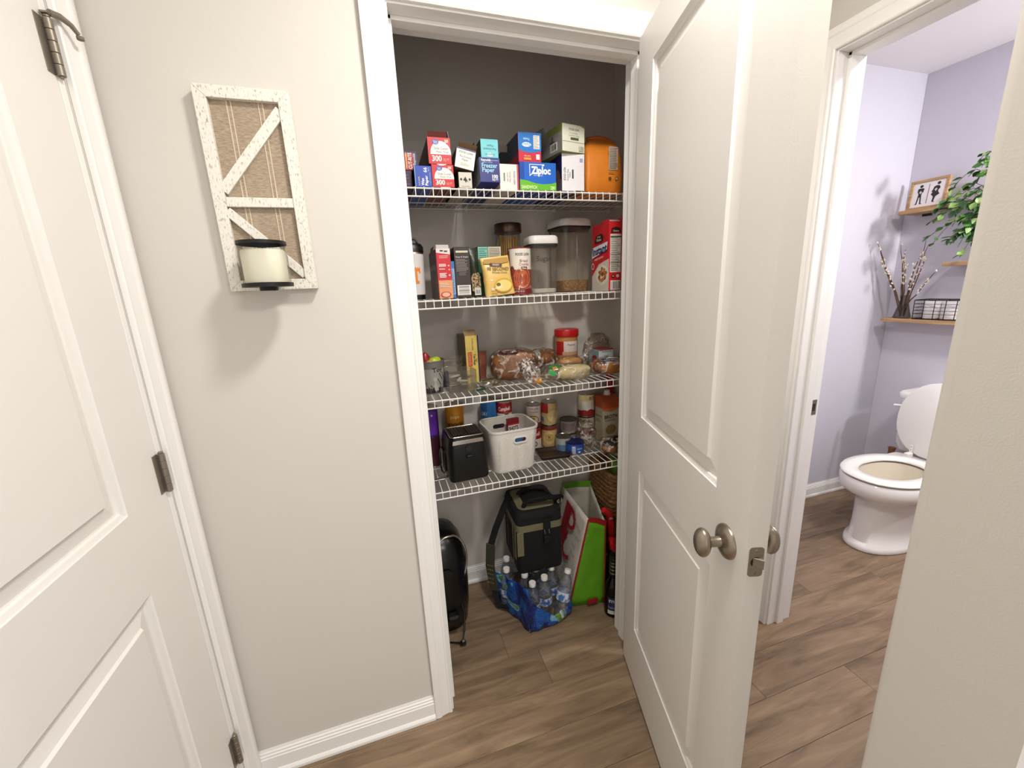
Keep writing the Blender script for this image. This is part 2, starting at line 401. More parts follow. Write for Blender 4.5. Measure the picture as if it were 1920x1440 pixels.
# ------------------------------------------------------------------ doors
PROF = [(0,0),(.001,-.003),(.009,-.006),(.010,-.0115),(.014,-.012),(.042,-.0065),(.0455,-.001)]
def door(name, Wd, Ht, T, ps, rects, loc, rz):
    r = sroot(name); r.location = loc; r.rotation_euler = (0, 0, rz)
    us = [0, ps, Wd-ps, Wd]
    zs = sorted([0, Ht]+[z for q in rects for z in q])
    g = G()
    for i in range(3):
        for j in range(len(zs)-1):
            if i == 1 and (zs[j], zs[j+1]) in rects: continue
            g.add([(us[i],0,zs[j]),(us[i+1],0,zs[j]),(us[i+1],0,zs[j+1]),(us[i],0,zs[j+1])], [(0,1,2,3)])
    g.add([(0,T,0),(Wd,T,0),(Wd,T,Ht),(0,T,Ht)], [(3,2,1,0)])
    g.add([(0,0,0),(0,T,0),(0,T,Ht),(0,0,Ht)], [(3,2,1,0)]); g.add([(Wd,0,0),(Wd,T,0),(Wd,T,Ht),(Wd,0,Ht)], [(0,1,2,3)])
    g.add([(0,0,0),(Wd,0,0),(Wd,T,0),(0,T,0)], [(3,2,1,0)]); g.add([(0,0,Ht),(Wd,0,Ht),(Wd,T,Ht),(0,T,Ht)], [(0,1,2,3)])
    g.build('slab', door_m, r, fix=False)
    for z0, z1 in rects:
        p = G(); rings = [[(ps+a,-d,z0+a),(Wd-ps-a,-d,z0+a),(Wd-ps-a,-d,z1-a),(ps+a,-d,z1-a)] for a, d in PROF]
        p.loft(rings, cap0=False); p.build('panel', door_m, r, fix=False)
    return r
RECT = [(.219, .812), (.985, 1.916)]
DA = math.atan2(-.9587, -.2843)
d1 = door('door_1', .66, 2.012, .035, .11, RECT, (.6563, -.019, .012), DA)
# knobs, rosettes and latch on door 1
def knob(parent, u, z, side, T):
    M = Matrix.Translation((u, 0 if side < 0 else T, z)) @ Matrix.Rotation(PI/2 if side < 0 else -PI/2, 4, 'X')
    ro = G().lathe([(0,0),(.0325,0),(.0325,.003),(.031,.006),(.024,.010),(.017,.0125),(.0125,.014),(0,.014)], 36).xf(M).build('rosette', nickel, parent, smooth=35)
    G().lathe([(0,.013),(.0105,.013),(.0095,.020),(.0095,.030),(.011,.034),(0,.034)], 24).xf(M).build('knob_neck', nickel, ro, smooth=35)
    prof = [(0,.033)]+[(.0255*math.sin(a)**.9, .046-.0135*math.cos(a)) for a in [PI*i/14 for i in range(1, 14)]]+[(0,.0595)]
    G().lathe(prof, 32, sx=.84, sy=1.12).xf(M).build('knob', nickel, ro, smooth=60)
    G().lathe([(0,.0141),(.0022,.0141),(.0022,.0144),(0,.0144)], 12).xf(M @ Matrix.Translation((.0, .022, -.0045))).build('pin_hole', darkhole, ro)
knob(d1, .600, .902, -1, .035); knob(d1, .600, .902, 1, .035)
lp = G(); lp.prism(rrect(.0255, .057, .006, 4, .0175, .902), .6602, .6612, 'x'); lp = lp.build('latch_plate', nickel, d1)
G().lathe([(0,0),(.0095,0),(.0095,.0006),(0,.0006)], 20, M=Matrix.Translation((.6613,.0175,.902)) @ Matrix.Rotation(PI/2, 4, 'Y')).build('latch_hole', darkhole, lp)
lb = G(); lb.prism([(.6615,.011),(.671,.026),(.6615,.026)], .893, .911, 'z'); lb.build('latch_bolt', hinge_m, lp, bevel=.001)
for dz in (-.0215, .0215):
    G().lathe([(0,0),(.0035,0),(.0026,.0007),(0,.0007)], 14, M=Matrix.Translation((.6612,.0175,.902+dz)) @ Matrix.Rotation(PI/2, 4, 'Y')).build('screw', hinge_m, lp)

d2 = door('door_2', .805, 2.012, .035, .137, RECT, (XL-.002, -.8945, .012), PI/2)
def hinge(parent, z, h=.089, stop=False):
    hx, hy = XL+.006, -.0895
    hg = bpy.data.objects.new('hinge', None); C.objects.link(hg); hg.parent = parent
    hg.matrix_parent_inverse = parent.matrix_basis.inverted(); hg.location = (hx, hy, z-h/2)
    k = h/5
    for i in range(5):
        G().lathe([(0,0),(.0058,0),(.0064,.0006),(.0064,k-.0012),(.0058,k-.0006),(0,k-.0006)], 16, (0,0,i*k)).build('knuckle', hinge_m, hg, smooth=35)
    G().lathe([(0,-.002),(.003,-.002),(.003,h+.001),(.0048,h+.001),(.0048,h+.003),(.003,h+.0045),(0,h+.0045)], 14).build('pin', hinge_m, hg, smooth=35)
    G().box(-.0085, -.0065, -.020, -.002, 0, h).build('leaf', hinge_m, hg, bevel=.0005)
    G().box(-.0055, -.0045, .001, .014, 0, h).build('leaf', hinge_m, hg, bevel=.0005)
    if stop:
        G().box(-.006, .006, -.007, .007, h+.0045, h+.008).build('stop_bracket', hinge_m, hg, bevel=.001)
        G().tube([(.004,.002,h+.009),(.011,.016,h+.011),(.018,.030,h+.006),(.022,.038,h-.004)], [.0055,.0055,.0045,.0035], 10).build('stop_arm', hinge_m, hg, smooth=50)
        G().lathe([(0,0),(.0055,0),(.0055,.005),(0,.005)], 12, (.0225,.0395,h-.011)).build('stop_pad', mat('grey_rubber', (120,112,102), .7), hg)
bpy.context.view_layer.update()
hinge(d2, 1.833, stop=True); hinge(d2, 1.026); hinge(d2, .222)

# ------------------------------------------------------------------ wall sconce on the front wall
t = thing('wall_sconce', 'rustic whitewashed barn-door sconce with a candle on the greige wall', 'sconce', (-.312, -.0008, 1.409))
SW, SH, FW, FD = .180, .415, .0235, .024
for i in range(3):
    a = -SW/2+FW*.6+i*(SW-FW*1.2)/3; b = a+(SW-FW*1.2)/3-.0008
    G().box(a, b, -.012, -.001, .012, SH-.012).build('back_board', barn, t, bevel=.0008)
for x in (-.034, -.026, .026, .034):
    G().box(x-.0012, x+.0012, -.0128, -.012, .02, SH-.02).build('bead_line', mat('pale_bead', (206,190,166), .8), t)
def bar(name, p0, p1, w, y0, y1, parent, m, bev=.0012):
    p0, p1 = Vector(p0), Vector(p1); d = (p1-p0).normalized(); n = Vector((-d.y, d.x))*w/2
    return G().prism([tuple(p0-n), tuple(p1-n), tuple(p1+n), tuple(p0+n)], y0, y1, 'y').build(name, m, parent, bevel=bev)
h = SW/2
G().prism([(-h,0),(-h+FW,FW),(-h+FW,SH-FW),(-h,SH)], -FD, 0, 'y').build('frame_side', shab, t, bevel=.0012)
G().prism([(h,0),(h,SH),(h-FW,SH-FW),(h-FW,FW)], -FD, 0, 'y').build('frame_side', shab, t, bevel=.0012)
G().prism([(-h,SH),(-h+FW,SH-FW),(h-FW,SH-FW),(h,SH)], -FD, 0, 'y').build('frame_top', shab, t, bevel=.0012)
G().prism([(-h,0),(h,0),(h-FW,FW),(-h+FW,FW)], -FD, 0, 'y').build('frame_bottom', shab, t, bevel=.0012)
bar('cross_rail', (-h+FW, .190), (h-FW, .190), .020, -FD+.002, -.012, t, shab)
bar('diagonal_brace', (-h+FW-.002, .212), (h-FW+.002, SH-FW-.014), .0215, -FD+.003, -.012, t, shab)
bar('diagonal_brace', (-h+FW-.002, .172), (h-FW+.002, FW+.008), .019, -FD+.003, -.012, t, shab)
cy = -.078
G().lathe([(0,.006),(.050,.006),(.050,.014),(.047,.0145),(0,.0145)], 40, (0,cy,0)).build('holder_plate', blackm, t, smooth=35)
G().tube([(0,-.024,.003),(0,cy,.003)], .005, 8).build('bracket_arm', blackm, t)
G().lathe([(.0,-.002),(.018,-.002),(.018,.0055),(0,.0055)], 20, (0,cy,0)).build('plate_boss', blackm, t)
gl = G(); gl.lathe([(.0465,.015),(.0465,.096)], 40, (0,cy,0)); gl.f = gl.f[:-2]; gl.mi = gl.mi[:-2]; gl.build('hurricane_glass', glass, t, smooth=60)
G().lathe([(.0475,.0935),(.0475,.1005),(.0445,.1005),(.0445,.0935),(.0475,.0935)], 40, (0,cy,0)).build('glass_rim', blackm, t, smooth=35)
cd = G().lathe([(0,.015),(.042,.015),(.0425,.018),(.0425,.080),(.040,.083),(.012,.081),(0,.080)], 36, (0,cy,0)).build('candle', mat('ivory_wax', (240,232,212), .5, var=.03), t, smooth=40)
G().tube([(0,cy,.082),(.001,cy,.092)], .001, 6).build('wick', blackm, cd)

# ------------------------------------------------------------------ pantry wire shelves
ZS = [1.708, 1.365, 1.025, .677]
YF, YR = .2545, .574
SL = ['topmost white wire pantry shelf carrying boxes of wrap and bags', 'second white wire pantry shelf from the top, carrying the cereal box and canisters',
      'third white wire pantry shelf from the top, carrying bread and peanut butter', 'lowest white wire pantry shelf, carrying the black toaster and white bin']
NW, SP = 40, .0271
wm = G().tube([(0,YR,-.0016),(0,YF+.004,-.0016),(0,YF+.0012,-.003),(0,YF,-.006),(0,YF,-.030)], .0016, 6)
wire0 = None
for q, z in enumerate(ZS):
    t = thing('wire_shelf', SL[q], 'shelf', (0, 0, z), group='wire pantry shelves')
    for nm, y, dz, rr in (('front_rail', YF+.0025, -.0055, .0028), ('lip_rail', YF-.0005, -.030, .0028), ('middle_rail', .365, -.0056, .0024), ('middle_rail', .47, -.0056, .0024), ('back_rail', YR, -.0055, .0028)):
        G().tube([(-.137,y,dz),(.947,y,dz)], rr, 8).build(nm, white_w, t, smooth=60)
    for i in range(NW):
        x = -.1325+i*SP
        if wire0 is None: wire0 = wm.build('deck_wire', white_w, t, smooth=60); wire0.location.x = x
        else:
            w = wire0.copy(); C.objects.link(w); w.parent = t; w.location.x = x
    for x in (-.10, .28, .66, .92):
        G().box(x-.006, x+.006, YR-.002, YB-.0005, -.012, .004).build('wall_clip', white_p, t, bevel=.0015)

# ------------------------------------------------------------------ generic packaging
def carton(name, label, x0, x1, yf, yb, z0, z1, front, side=None, top=None, rz=0, ry=0, rx=0, cat='box', group=None):
    w, d, h = x1-x0, yb-yf, z1-z0
    t = thing(name, label, cat, ((x0+x1)/2, yf, z0), (rx, ry, rz), group)
    side = side or front; top = top or side
    ms = [front, side, top]; ms = [m if isinstance(m, bpy.types.Material) else col(m) for m in ms]
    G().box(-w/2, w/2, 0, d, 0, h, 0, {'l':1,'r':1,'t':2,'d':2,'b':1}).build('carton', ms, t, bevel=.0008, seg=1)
    F = D(frame((-w/2, 0, 0), (1,0,0), (0,0,1))); Ls = D(frame((-w/2, d, 0), (0,-1,0), (0,0,1)))
    return t, F, Ls, w, h, d
def flap(t, x0, x1, y, z, ln, ang, m, name='flap'):
    """paper flap hinged along x at (y, z); ang 0 = standing up, + = leaning back"""
    M = Matrix.Translation((0, y, z)) @ Matrix.Rotation(-ang, 4, 'X')
    return G().box(x0, x1, 0, .0008, 0, ln).xf(M).build(name, m if isinstance(m, bpy.types.Material) else col(m), t)
def sideflap(t, x, y0, y1, z, ln, ang, m):
    M = Matrix.Translation((x, 0, z)) @ Matrix.Rotation(ang, 4, 'Y')
    return G().box(0, .0008, y0, y1, 0, ln).xf(M).build('flap', m if isinstance(m, bpy.types.Material) else col(m), t)
card = mat('brown_card', (126, 98, 68), .8); greycard = mat('grey_card', (150, 144, 134), .8)

# ---- top shelf
Z = ZS[0]+.0008; YB2 = .565
t, F, Ls, w, h, d = carton('wrap_box', 'dark purple wrap box lowest at the left end of the top shelf', -.004, .055, .300, YB2, Z, Z+.054, '3a1e3c', '3a1e3c')
F.lines(.006, w-.006, .01, h-.01, 4, '6a4468'); F.build('print', t)
t, F, Ls, w, h, d = carton('wrap_box', 'red and navy wrap box with sideways lettering at the left end of the top shelf', .020, .0745, .300, YB2, Z+.0545, Z+.108, 'b8242a', '2c1d4d')
F.rect(w*.80, 0, w, h, '2a2468').rect(0, h*.93, w, h, '2a2468').rect(w*.36, h*.05, w*.44, h*.95, 'e8932c')
F.text('CUT-RITE', w*.60, h*.5, w*.20, 'f4f0e8', 90, bold=.03, maxw=h*.86).text('WAX PAPER', w*.40, h*.5, w*.10, 'f6d9a0', 90, maxw=h*.8).text('Reynolds', w*.84, h*.6, w*.14, 'f4f0e8', 90, maxw=h*.6)
F.rect(w*.05, h*.05, w*.2, h*.22, 'e8b8b0'); F.build('print', t)
t, F, Ls, w, h, d = carton('wax_paper_box', 'blue wax paper box standing left of the red plastic wrap boxes', .060, .1125, .266, .55, Z, Z+.060, '2147b4', '351c3c', '3c67c8')
F.rect(0, 0, w*.04, h, '7fc4e8').text('Wax', w*.44, h*.24, w*.17, 'f4f6fa', 90, bold=.03, maxw=h*.36).text('Paper', w*.66, h*.30, w*.17, 'f4f6fa', 90, bold=.03, maxw=h*.5)
F.text('CUT-RITE', w*.24, h*.26, w*.09, 'f2e08a', 90, maxw=h*.42).text('66', w*.62, h*.80, w*.20, 'f4f6fa', 90, bold=.02, maxw=h*.26).text('SQ FT', w*.82, h*.84, w*.06, 'cfe0f6', 90)
F.lines(w*.84, w*.95, h*.1, h*.7, 9, '7f9fe0'); F.build('print', t)
def plasticwrap(label, x0, x1, z0, z1, yf, ry=0):
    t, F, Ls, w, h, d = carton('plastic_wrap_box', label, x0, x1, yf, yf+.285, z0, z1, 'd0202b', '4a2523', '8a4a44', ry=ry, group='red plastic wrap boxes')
    F.ell(w*.55, h*.40, w*.45, h*.46, 'f7f2ec', 28).rect(0, 0, w, h*.36, 'd0202b').poly([(0,h*.36),(w*.03,h*.36),(w*.03,h),(0,h)], 'd0202b')
    F.ell(w*.34, h*.82, w*.14, h*.10, '4a5fae').text('Great', w*.34, h*.845, h*.05, 'f0f2fa', maxw=w*.2).text('Value', w*.34, h*.79, h*.05, 'f0f2fa', maxw=w*.2)
    F.rect(w*.74, h*.80, w*.90, h*.92, 'f0b8a8')
    F.text('Slide Cutter', w*.57, h*.59, h*.10, '8a8a90', maxw=w*.62, bold=0).text('Plastic Wrap', w*.62, h*.46, h*.075, '9a9aa0', maxw=w*.52, bold=0)
    F.text('300', w*.36, h*.21, h*.22, 'fbf4ee', bold=.03, maxw=w*.42).text('SQ FT', w*.76, h*.16, h*.10, 'f0b0a6', maxw=w*.26)
    F.build('print', t); return t, w, h
plasticwrap('lower red and white plastic wrap box of the stacked pair', .1135, .182, Z+.0006, Z+.066, .266)
t, w, h = plasticwrap('upper red and white plastic wrap box with its flap open', .107, .178, Z+.0668, Z+.142, .266)
flap(t, -w/2+.003, w/2-.008, .02, h, .022, -.55, '7a4038'); sideflap(t, w/2-.004, .004, .10, h, .020, -.1, 'b8aca6')
t, F, Ls, w, h, d = carton('foil_box', 'small beige box with black emblem under the tilted parchment box', .197, .2405, .268, .55, Z, Z+.047, 'd8d2c4', '4a4038', 'bdb5a5')
for cx in (.18, .82): F.poly([(w*(cx-.10),h*.55),(w*cx,h*.45),(w*(cx+.10),h*.55),(w*cx,h*.66)], '2e2a26')
F.poly([(w*.32,h*.5),(w*.5,h*.72),(w*.72,h*.36),(w*.6,h*.46),(w*.52,h*.34),(w*.44,h*.46)], '1c1a18').rect(w*.2, h*.1, w*.8, h*.14, 'a8a294'); F.build('print', t)
t, F, Ls, w, h, d = carton('parchment_box', 'white parchment paper box tilted with open brown flap', .186, .248, .268, .55, Z+.0565, Z+.116, 'f4f2ea', '5a4a3e', '6a5442', ry=.20)
F.rect(0, h*.92, w, h, '4a4668').text('FOOD LION', w*.5, h*.80, h*.10, '5a5a60', maxw=w*.7).text('Parchment', w*.5, h*.60, h*.11, '77777c', maxw=w*.6, bold=0).text('Paper', w*.5, h*.45, h*.11, '77777c', maxw=w*.36, bold=0)
F.lines(w*.28, w*.75, h*.15, h*.3, 3, 'd4d8b8'); F.build('print', t)
flap(t, -w/2+.004, w/2, .006, h, .020, -.9, card); sideflap(t, w/2, .01, .12, h, .03, -.30, card)
t, F, Ls, w, h, d = carton('freezer_paper_box', 'dark blue freezer paper box tipped up at the front', .266, .334, .262, .545, Z+.019, Z+.093, '222a7c', 'b9bcc8', '2a3288', rx=-.055)
F.text('Reynolds', w*.34, h*.90, h*.09, 'f2f4fa', maxw=w*.46, bold=.03).rect(w*.58, h*.865, w*.95, h*.90, '7f8fd0').text('PLASTIC COATED', w*.4, h*.80, h*.045, '8fc8e8', maxw=w*.5)
F.text('Freezer', w*.5, h*.68, h*.19, '9fdcf0', maxw=w*.76, bold=.02).text('Paper', w*.43, h*.50, h*.18, '9fdcf0', maxw=w*.60, bold=.02)
F.text('100', w*.74, h*.24, h*.14, 'f6f6fa', maxw=w*.34, bold=.03).text('SQ FT', w*.74, h*.11, h*.09, 'f6f6fa', maxw=w*.3, bold=.02); F.build('print', t)
t, F, Ls, w, h, d = carton('parchment_box', 'aqua parchment paper box lying upside down on the blue freezer paper box', .281, .340, .292, .56, Z+.0955, Z+.155, '7fdce2', '3e4a48', '6ac4cc')
F.text('Paper', w*.52, h*.66, h*.12, '3f7f88', 180, maxw=w*.44).text('Parchment', w*.5, h*.50, h*.12, '3f7f88', 180, maxw=w*.8).ell(w*.5, h*.22, w*.20, h*.11, 'c8eef0').text('Reynolds', w*.5, h*.23, h*.10, '4a8a92', 180, maxw=w*.5); F.build('print', t)
t, F, Ls, w, h, d = carton('bag_box', 'white bag box with sideways red lettering beside the freezer paper', .336, .4015, .275, .55, Z, Z+.079, 'f5efe8', 'd9cfc8', 'e8e0d8')
F.rect(w*.91, 0, w, h, 'cf5a62').text('FOOD LION', w*.77, h*.48, w*.10, '6a7096', 270, maxw=h*.5).text('Storage Bags', w*.55, h*.5, w*.07, 'c89a98', 270, maxw=h*.5).text('Quart Size', w*.42, h*.5, w*.07, 'b09a98', 270, maxw=h*.4).rect(w*.20, h*.34, w*.27, h*.66, '7a8a74'); F.build('print', t)
t, F, Ls, w, h, d = carton('sandwich_bag_box', 'blue and green sandwich bag box with large white logo', .4025, .5335, .266, .50, Z, Z+.086, '1467cf', '16357a', '1a55b8')
F.rect(w*.0, h*.40, w*.12, h, '0c48a8').poly([(0,0),(w,0),(w,h*.30),(w*.86,h*.25),(w*.64,h*.22),(w*.42,h*.25),(w*.2,h*.34),(0,h*.37)], '6cbf2a')
lu = [(w*.26,h*.93),(w*.68,h*.93),(w*.66,h*.87),(w*.60,h*.87),(w*.62,h*.905),(w*.28,h*.905),(w*.28,h*.55),(w*.33,h*.60),(w*.36,h*.60),(w*.265,h*.49)]
F.poly(lu, 'f2f6fc').text('Ziploc', w*.575, h*.72, h*.26, 'f8fbff', maxw=w*.54, bold=.045).text('BRAND BAGS', w*.5, h*.53, h*.045, 'd0e0f6', maxw=w*.3)
F.text('SANDWICH', w*.25, h*.11, h*.12, 'dff0b0', maxw=w*.42, bold=.03).text('280', w*.90, h*.10, h*.12, 'dff0b0', maxw=w*.13, bold=.03); F.build('print', t)
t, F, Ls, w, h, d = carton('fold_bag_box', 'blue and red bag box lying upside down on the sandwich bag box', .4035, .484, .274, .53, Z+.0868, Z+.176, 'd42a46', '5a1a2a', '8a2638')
F.poly([(0,h),(0,h*.42),(w*.3,h*.34),(w*.6,h*.33),(w,h*.40),(w,h)], '1f7bd0').ell(w*.36, h*.60, w*.20, h*.08, 'e8f2fa').text('Ziploc', w*.36, h*.60, h*.10, '5aa0dc', 180, maxw=w*.36).text('Twist', w*.36, h*.78, h*.08, 'd8ecfa', 180, maxw=w*.3)
F.rect(w*.66, h*.46, w*.93, h*.92, 'f0f0ea').lines(w*.68, w*.92, h*.48, h*.9, 8, 'b8b6ae').rect(w*.76, h*.10, w*.92, h*.28, 'f2e8e6').rect(w*.22, h*.08, w*.54, h*.16, 'f0a040').text('snack bags', w*.38, h*.20, h*.06, 'f6d0a0', 180, maxw=w*.28); F.build('print', t)
Ls.rect(0, 0, d, h*.3, '8c2034').rect(0, h*.3, d*.95, h, '2c3a52'); Ls.build('print', t)
flap(t, -w/2-.035, -w/2, .12, h*.72, .02, -.2, greycard)
t, F, Ls, w, h, d = carton('bag_box', 'white and purple bag box standing under the cream bag box', .5555, .6405, .266, .53, Z, Z+.119, 'f6f4f6', '33265e', '3a2e62')
F.text('FOOD LION', w*.12, h*.46, w*.10, '4a4a58', 90, maxw=h*.34).text('Freezer Bags', w*.25, h*.44, w*.06, '8a8a98', 90, maxw=h*.34).text('Gallon', w*.34, h*.44, w*.06, '8a8a98', 90, maxw=h*.24).rect(w*.44, h*.34, w*.51, h*.58, '4a4a4e').rect(w*.78, h*.78, w*.92, h*.88, 'a8acd8').rect(w*.6, 0, w*.95, h*.02, '303038'); F.build('print', t)
Ls.ell(d*.86, h*.28, .022, h*.36, '8a6a5c').rect(d*.76, 0, d*.98, h*.34, '7c6e78'); Ls.build('print', t)
t, F, Ls, w, h, d = carton('bag_box', 'cream food storage bag box with olive top edge turned on the white and purple box', .548, .641, .255, .49, Z+.1198, Z+.203, 'eeeedb', '8c8a84', '96a050', rz=.20)
F.poly([(w*.78,h),(w,h*.90),(w,h)], '96a050').text('FOOD LION', w*.52, h*.82, h*.08, '52564a', maxw=w*.44).text('Compostable', w*.5, h*.69, h*.055, 'b0b09a', maxw=w*.36, bold=0).text('Sandwich Bags', w*.52, h*.60, h*.065, 'a2a28c', maxw=w*.46, bold=0)
F.rect(w*.36, h*.44, w*.72, h*.53, '566048').rect(0, h*.36, w, h*.372, '8a8a70').text('100', w*.84, h*.18, h*.13, '8c8c70', maxw=w*.24, bold=.01).text('BAGS', w*.84, h*.07, h*.07, '8c8c70', maxw=w*.22); F.build('print', t)
Ls.rect(d*.62, h*.75, d, h, '7f8a44').bars(d*.70, h*.12, d*.88, h*.42).text('0', d*.76, h*.6, h*.16, '3a3a36', bold=.02).rect(d*.70, h*.46, d*.82, h*.50, '3a3a36'); Ls.build('print', t)
sideflap(t, -w/2, .10, .22, h, .018, -.5, greycard)
# orange paper bag
t = thing('paper_bag', 'orange paper bag with rolled top at the right end of the top shelf', 'bag', (.727, .345, Z))
om = mat('orange_kraft_paper', (232, 136, 38), .55, var=.10, scale=18, bump=.5, bscale=35)
rg = []
for z, w, d, ox in ((0,.138,.13,0),(.006,.146,.14,0),(.06,.150,.145,0),(.12,.146,.13,.001),(.155,.138,.10,.004),(.178,.118,.055,.012),(.190,.104,.03,.018)):
    rg.append([(a+ox+.0015*noise.noise((a*40,b*40,z*40)), b+.003*noise.noise((a*40+9,b*40,z*50)), z) for a, b in rrect(w, d, min(.014, d*.3), 4)])
G().loft(rg).build('paper_body', om, t, smooth=40)
G().tube([(-.036,0,.192),(.0,-.006,.197),(.035,-.004,.195),(.070,0,.188)], [.008,.009,.009,.007], 10, flat=(1,1)).build('rolled_top', mat('dark_orange_fold', (206,104,38), .6, bump=.4), t, smooth=60)
F = D(frame((-.0, -.0735, 0), (1,0,0), (0,0,1)))
F.rect(.012, .076, .048, .150, 'd2c6b4').lines(.014, .047, .078, .148, 13, '8a7c6c', .6, .2).ell(.017, .047, .006, .006, '6a4a24').ell(.044, .047, .006, .006, '6a4a24').ell(.044, .047, .004, .004, 'e8b070').rect(.012, .062, .034, .070, 'b87a34'); F.build('print', t)
F = D(frame((-.0755, 0, 0), (0,-1,0), (0,0,1)))
F.poly([(.0,.07),(.05,.075),(.052,.10),(.064,.102),(.06,.118),(.045,.116),(.04,.128),(.022,.126),(.018,.11),(.0,.10)], 'a8a098').text('GOLDEN', .03, .058, .012, '7a3a1c', maxw=.06, bold=.03).text('CORN', .03, .044, .011, '7a3a1c', maxw=.05, bold=.03).ell(.045, .022, .014, .008, 'd8cec0').ell(.045, .008, .008, .006, 'd8cec0'); F.build('print', t)

# ---- second shelf
Z = ZS[1]+.0008
t = thing('tumbler', 'white tumbler with orange letter and black lid at the left of the second shelf', 'tumbler', (.037, .345, Z))
R = .0365
G().lathe([(0,0),(.031,0),(.0315,.016)], 32).build('base_boot', black, t, smooth=40)
G().lathe([(.0316,.016),(.033,.03),(R,.14),(R,.148)], 32).build('cup', mat('white_powder_coat', (226,220,218), .4), t, smooth=40)
G().lathe([(R,.148),(R-.001,.154),(R-.001,.155)], 32).build('steel_band', silver, t, smooth=40)
ld = G().lathe([(R+.001,.154),(R+.001,.172),(.030,.182),(0,.184)], 32).build('lid', black, t, smooth=40)
G().tube([(-.012,0,.184),(-.012,0,.196),(.012,0,.198),(.020,0,.184)], .004, 8).build('lid_loop', black, ld, smooth=60)
F = D(cylmap(0, 0, 0, R-.0015, -PI/2)); o = .004; q7 = .70
for a, b, c, d_ in ((-.0147,.092,.0147,.106), (-.0147,.086,-.0095,.092), (.0095,.086,.0147,.092), (-.0042,.061,.0042,.092), (-.0085,.053,.0085,.061)): F.rect(o+a, b, o+c, d_, 'ee8722', 4); F.k -= 1
F.build('letter_print', t)
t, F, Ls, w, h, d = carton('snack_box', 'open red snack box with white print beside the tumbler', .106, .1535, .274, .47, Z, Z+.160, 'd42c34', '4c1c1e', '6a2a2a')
F.rect(0, 0, w, h*.37, 'e8a070').rect(0, 0, w*.05, h, 'a02026').poly([(w*.02,h*.92),(w*.98,h*.88),(w*.98,h),(w*.02,h)], 'e6e0da').rect(w*.28, h*.94, w*.5, h*.97, '4a3030').rect(w*.56, h*.93, w*.8, h*.96, '5a4038')
F.lines(w*.2, w*.85, h*.80, h*.87, 2, 'f0b0a8').lines(w*.15, w*.72, h*.64, h*.70, 3, 'fbeae6', .6).lines(w*.15, w*.66, h*.58, h*.61, 1, 'fbeae6', .5).lines(w*.15, w*.66, h*.42, h*.52, 4, 'fbeae6', .6)
F.ell(w*.82, h*.66, w*.06, h*.014, 'f4d0c8').ell(w*.84, h*.58, w*.05, h*.014, 'f4d0c8').ell(w*.84, h*.47, w*.06, h*.02, 'f4d0c8').lines(w*.12, w*.9, h*.22, h*.32, 4, 'f6dcc0', .5).ell(w*.5, h*.08, w*.36, h*.06, 'b84838').ell(w*.5, h*.08, w*.28, h*.045, 'f0b8a0'); F.build('print', t)
Ls.rect(d*.02, h*.56, d*.9, h*.70, '6a5a5a').ell(d*.45, h*.52, d*.40, h*.09, '15131a').rect(d*.1, h*.70, d*.86, h*.78, '2a2024').poly([(d*.7,h*.1),(d*.9,h*.4),(d*.94,h*.62),(d*.86,h*.5)], '9a7a54').rect(d*.08, h*.08, d*.5, h*.3, '3c1416'); Ls.build('print', t)
flap(t, -w/2+.004, w/2-.002, .012, h-.002, .016, .3, 'b0a69c'); sideflap(t, -w/2, .06, .15, h, .014, .15, '5a2022'); flap(t, -w/2, w/2, .16, h, .014, .2, greycard)
t, F, Ls, w, h, d = carton('slim_box', 'slim blue box wedged between the red snack box and the dark brown carton', .1545, .168, .296, .44, Z, Z+.121, '3a7fc0', '2a5a94')
F.rect(w*.1, h*.10, w*.9, h*.80, 'a8c4e0').lines(w*.2, w*.8, h*.12, h*.78, 18, '5a7fae'); F.build('print', t)
t, F, Ls, w, h, d = carton('mix_box', 'dark brown carton with small grey text and a barcode', .1685, .2215, .293, .46, Z, Z+.166, '3d3330', '2a2220', '241c1a')
F.rect(w*.12, h*.89, w*.9, h*.93, 'd8d2b4').text('Deep & Simple', w*.5, h*.81, h*.035, 'cfc8c0', maxw=w*.8).lines(w*.1, w*.92, h*.52, h*.77, 9, '9a908a', .4, .3).lines(w*.25, w*.8, h*.44, h*.51, 3, '8a807a', .4, .3).bars(w*.08, h*.05, w*.95, h*.25, '6a6866', False, 8); F.build('print', t)
# dark green snack bag
def pillow(n, w, d, h, pinch=.6, seed=0, amp=.0025, nv=10):
    rg = []
    for j in range(nv+1):
        f = j/nv; tk = d*(math.sin(PI*min(1, max(0, f*.86+.10)))**pinch); wd = w*(1-.06*math.sin(PI*f))
        rg.append([(a+amp*noise.noise((a*30+seed,b*30,f*6)), b+amp*noise.noise((a*30,b*30+seed,f*6+4)), f*h) for a, b in rrect(wd, max(tk, .004), max(tk, .004)*.45, 3)])
    return rg
t = thing('trail_mix_bag', 'dark green bag of nuts leaning by the brown carton', 'bag', (.2435, .345, Z), (-.05, 0, .1))
G().loft(pillow(0, .042, .05, .168, .6, 3)).build('bag_body', mat('dark_green_foil', (44,52,36), .3, var=.3, scale=40, bump=.5, bscale=40), t, smooth=50)
F = D(frame((-.020, -.0265, 0), (1,0,0), (0,0,1)))
F.poly([(.004,.018),(.036,.018),(.037,.07),(.030,.082),(.010,.078),(.003,.065)], ramp2('nut_speckle', (60,44,30), (196,166,120), .42, .58, (1,1,1), 180, .6, 3, 0)).rect(.012, .004, .036, .030, 'cdc7bc').bars(.015, .007, .033, .026); F.build('print', t)
t, F, Ls, w, h, d = carton('pasta_carton', 'tall teal green and beige carton standing behind the yellow pouch', .268, .357, .370, .43, Z, Z+.175, '1f5a44', '123428', '18483a')
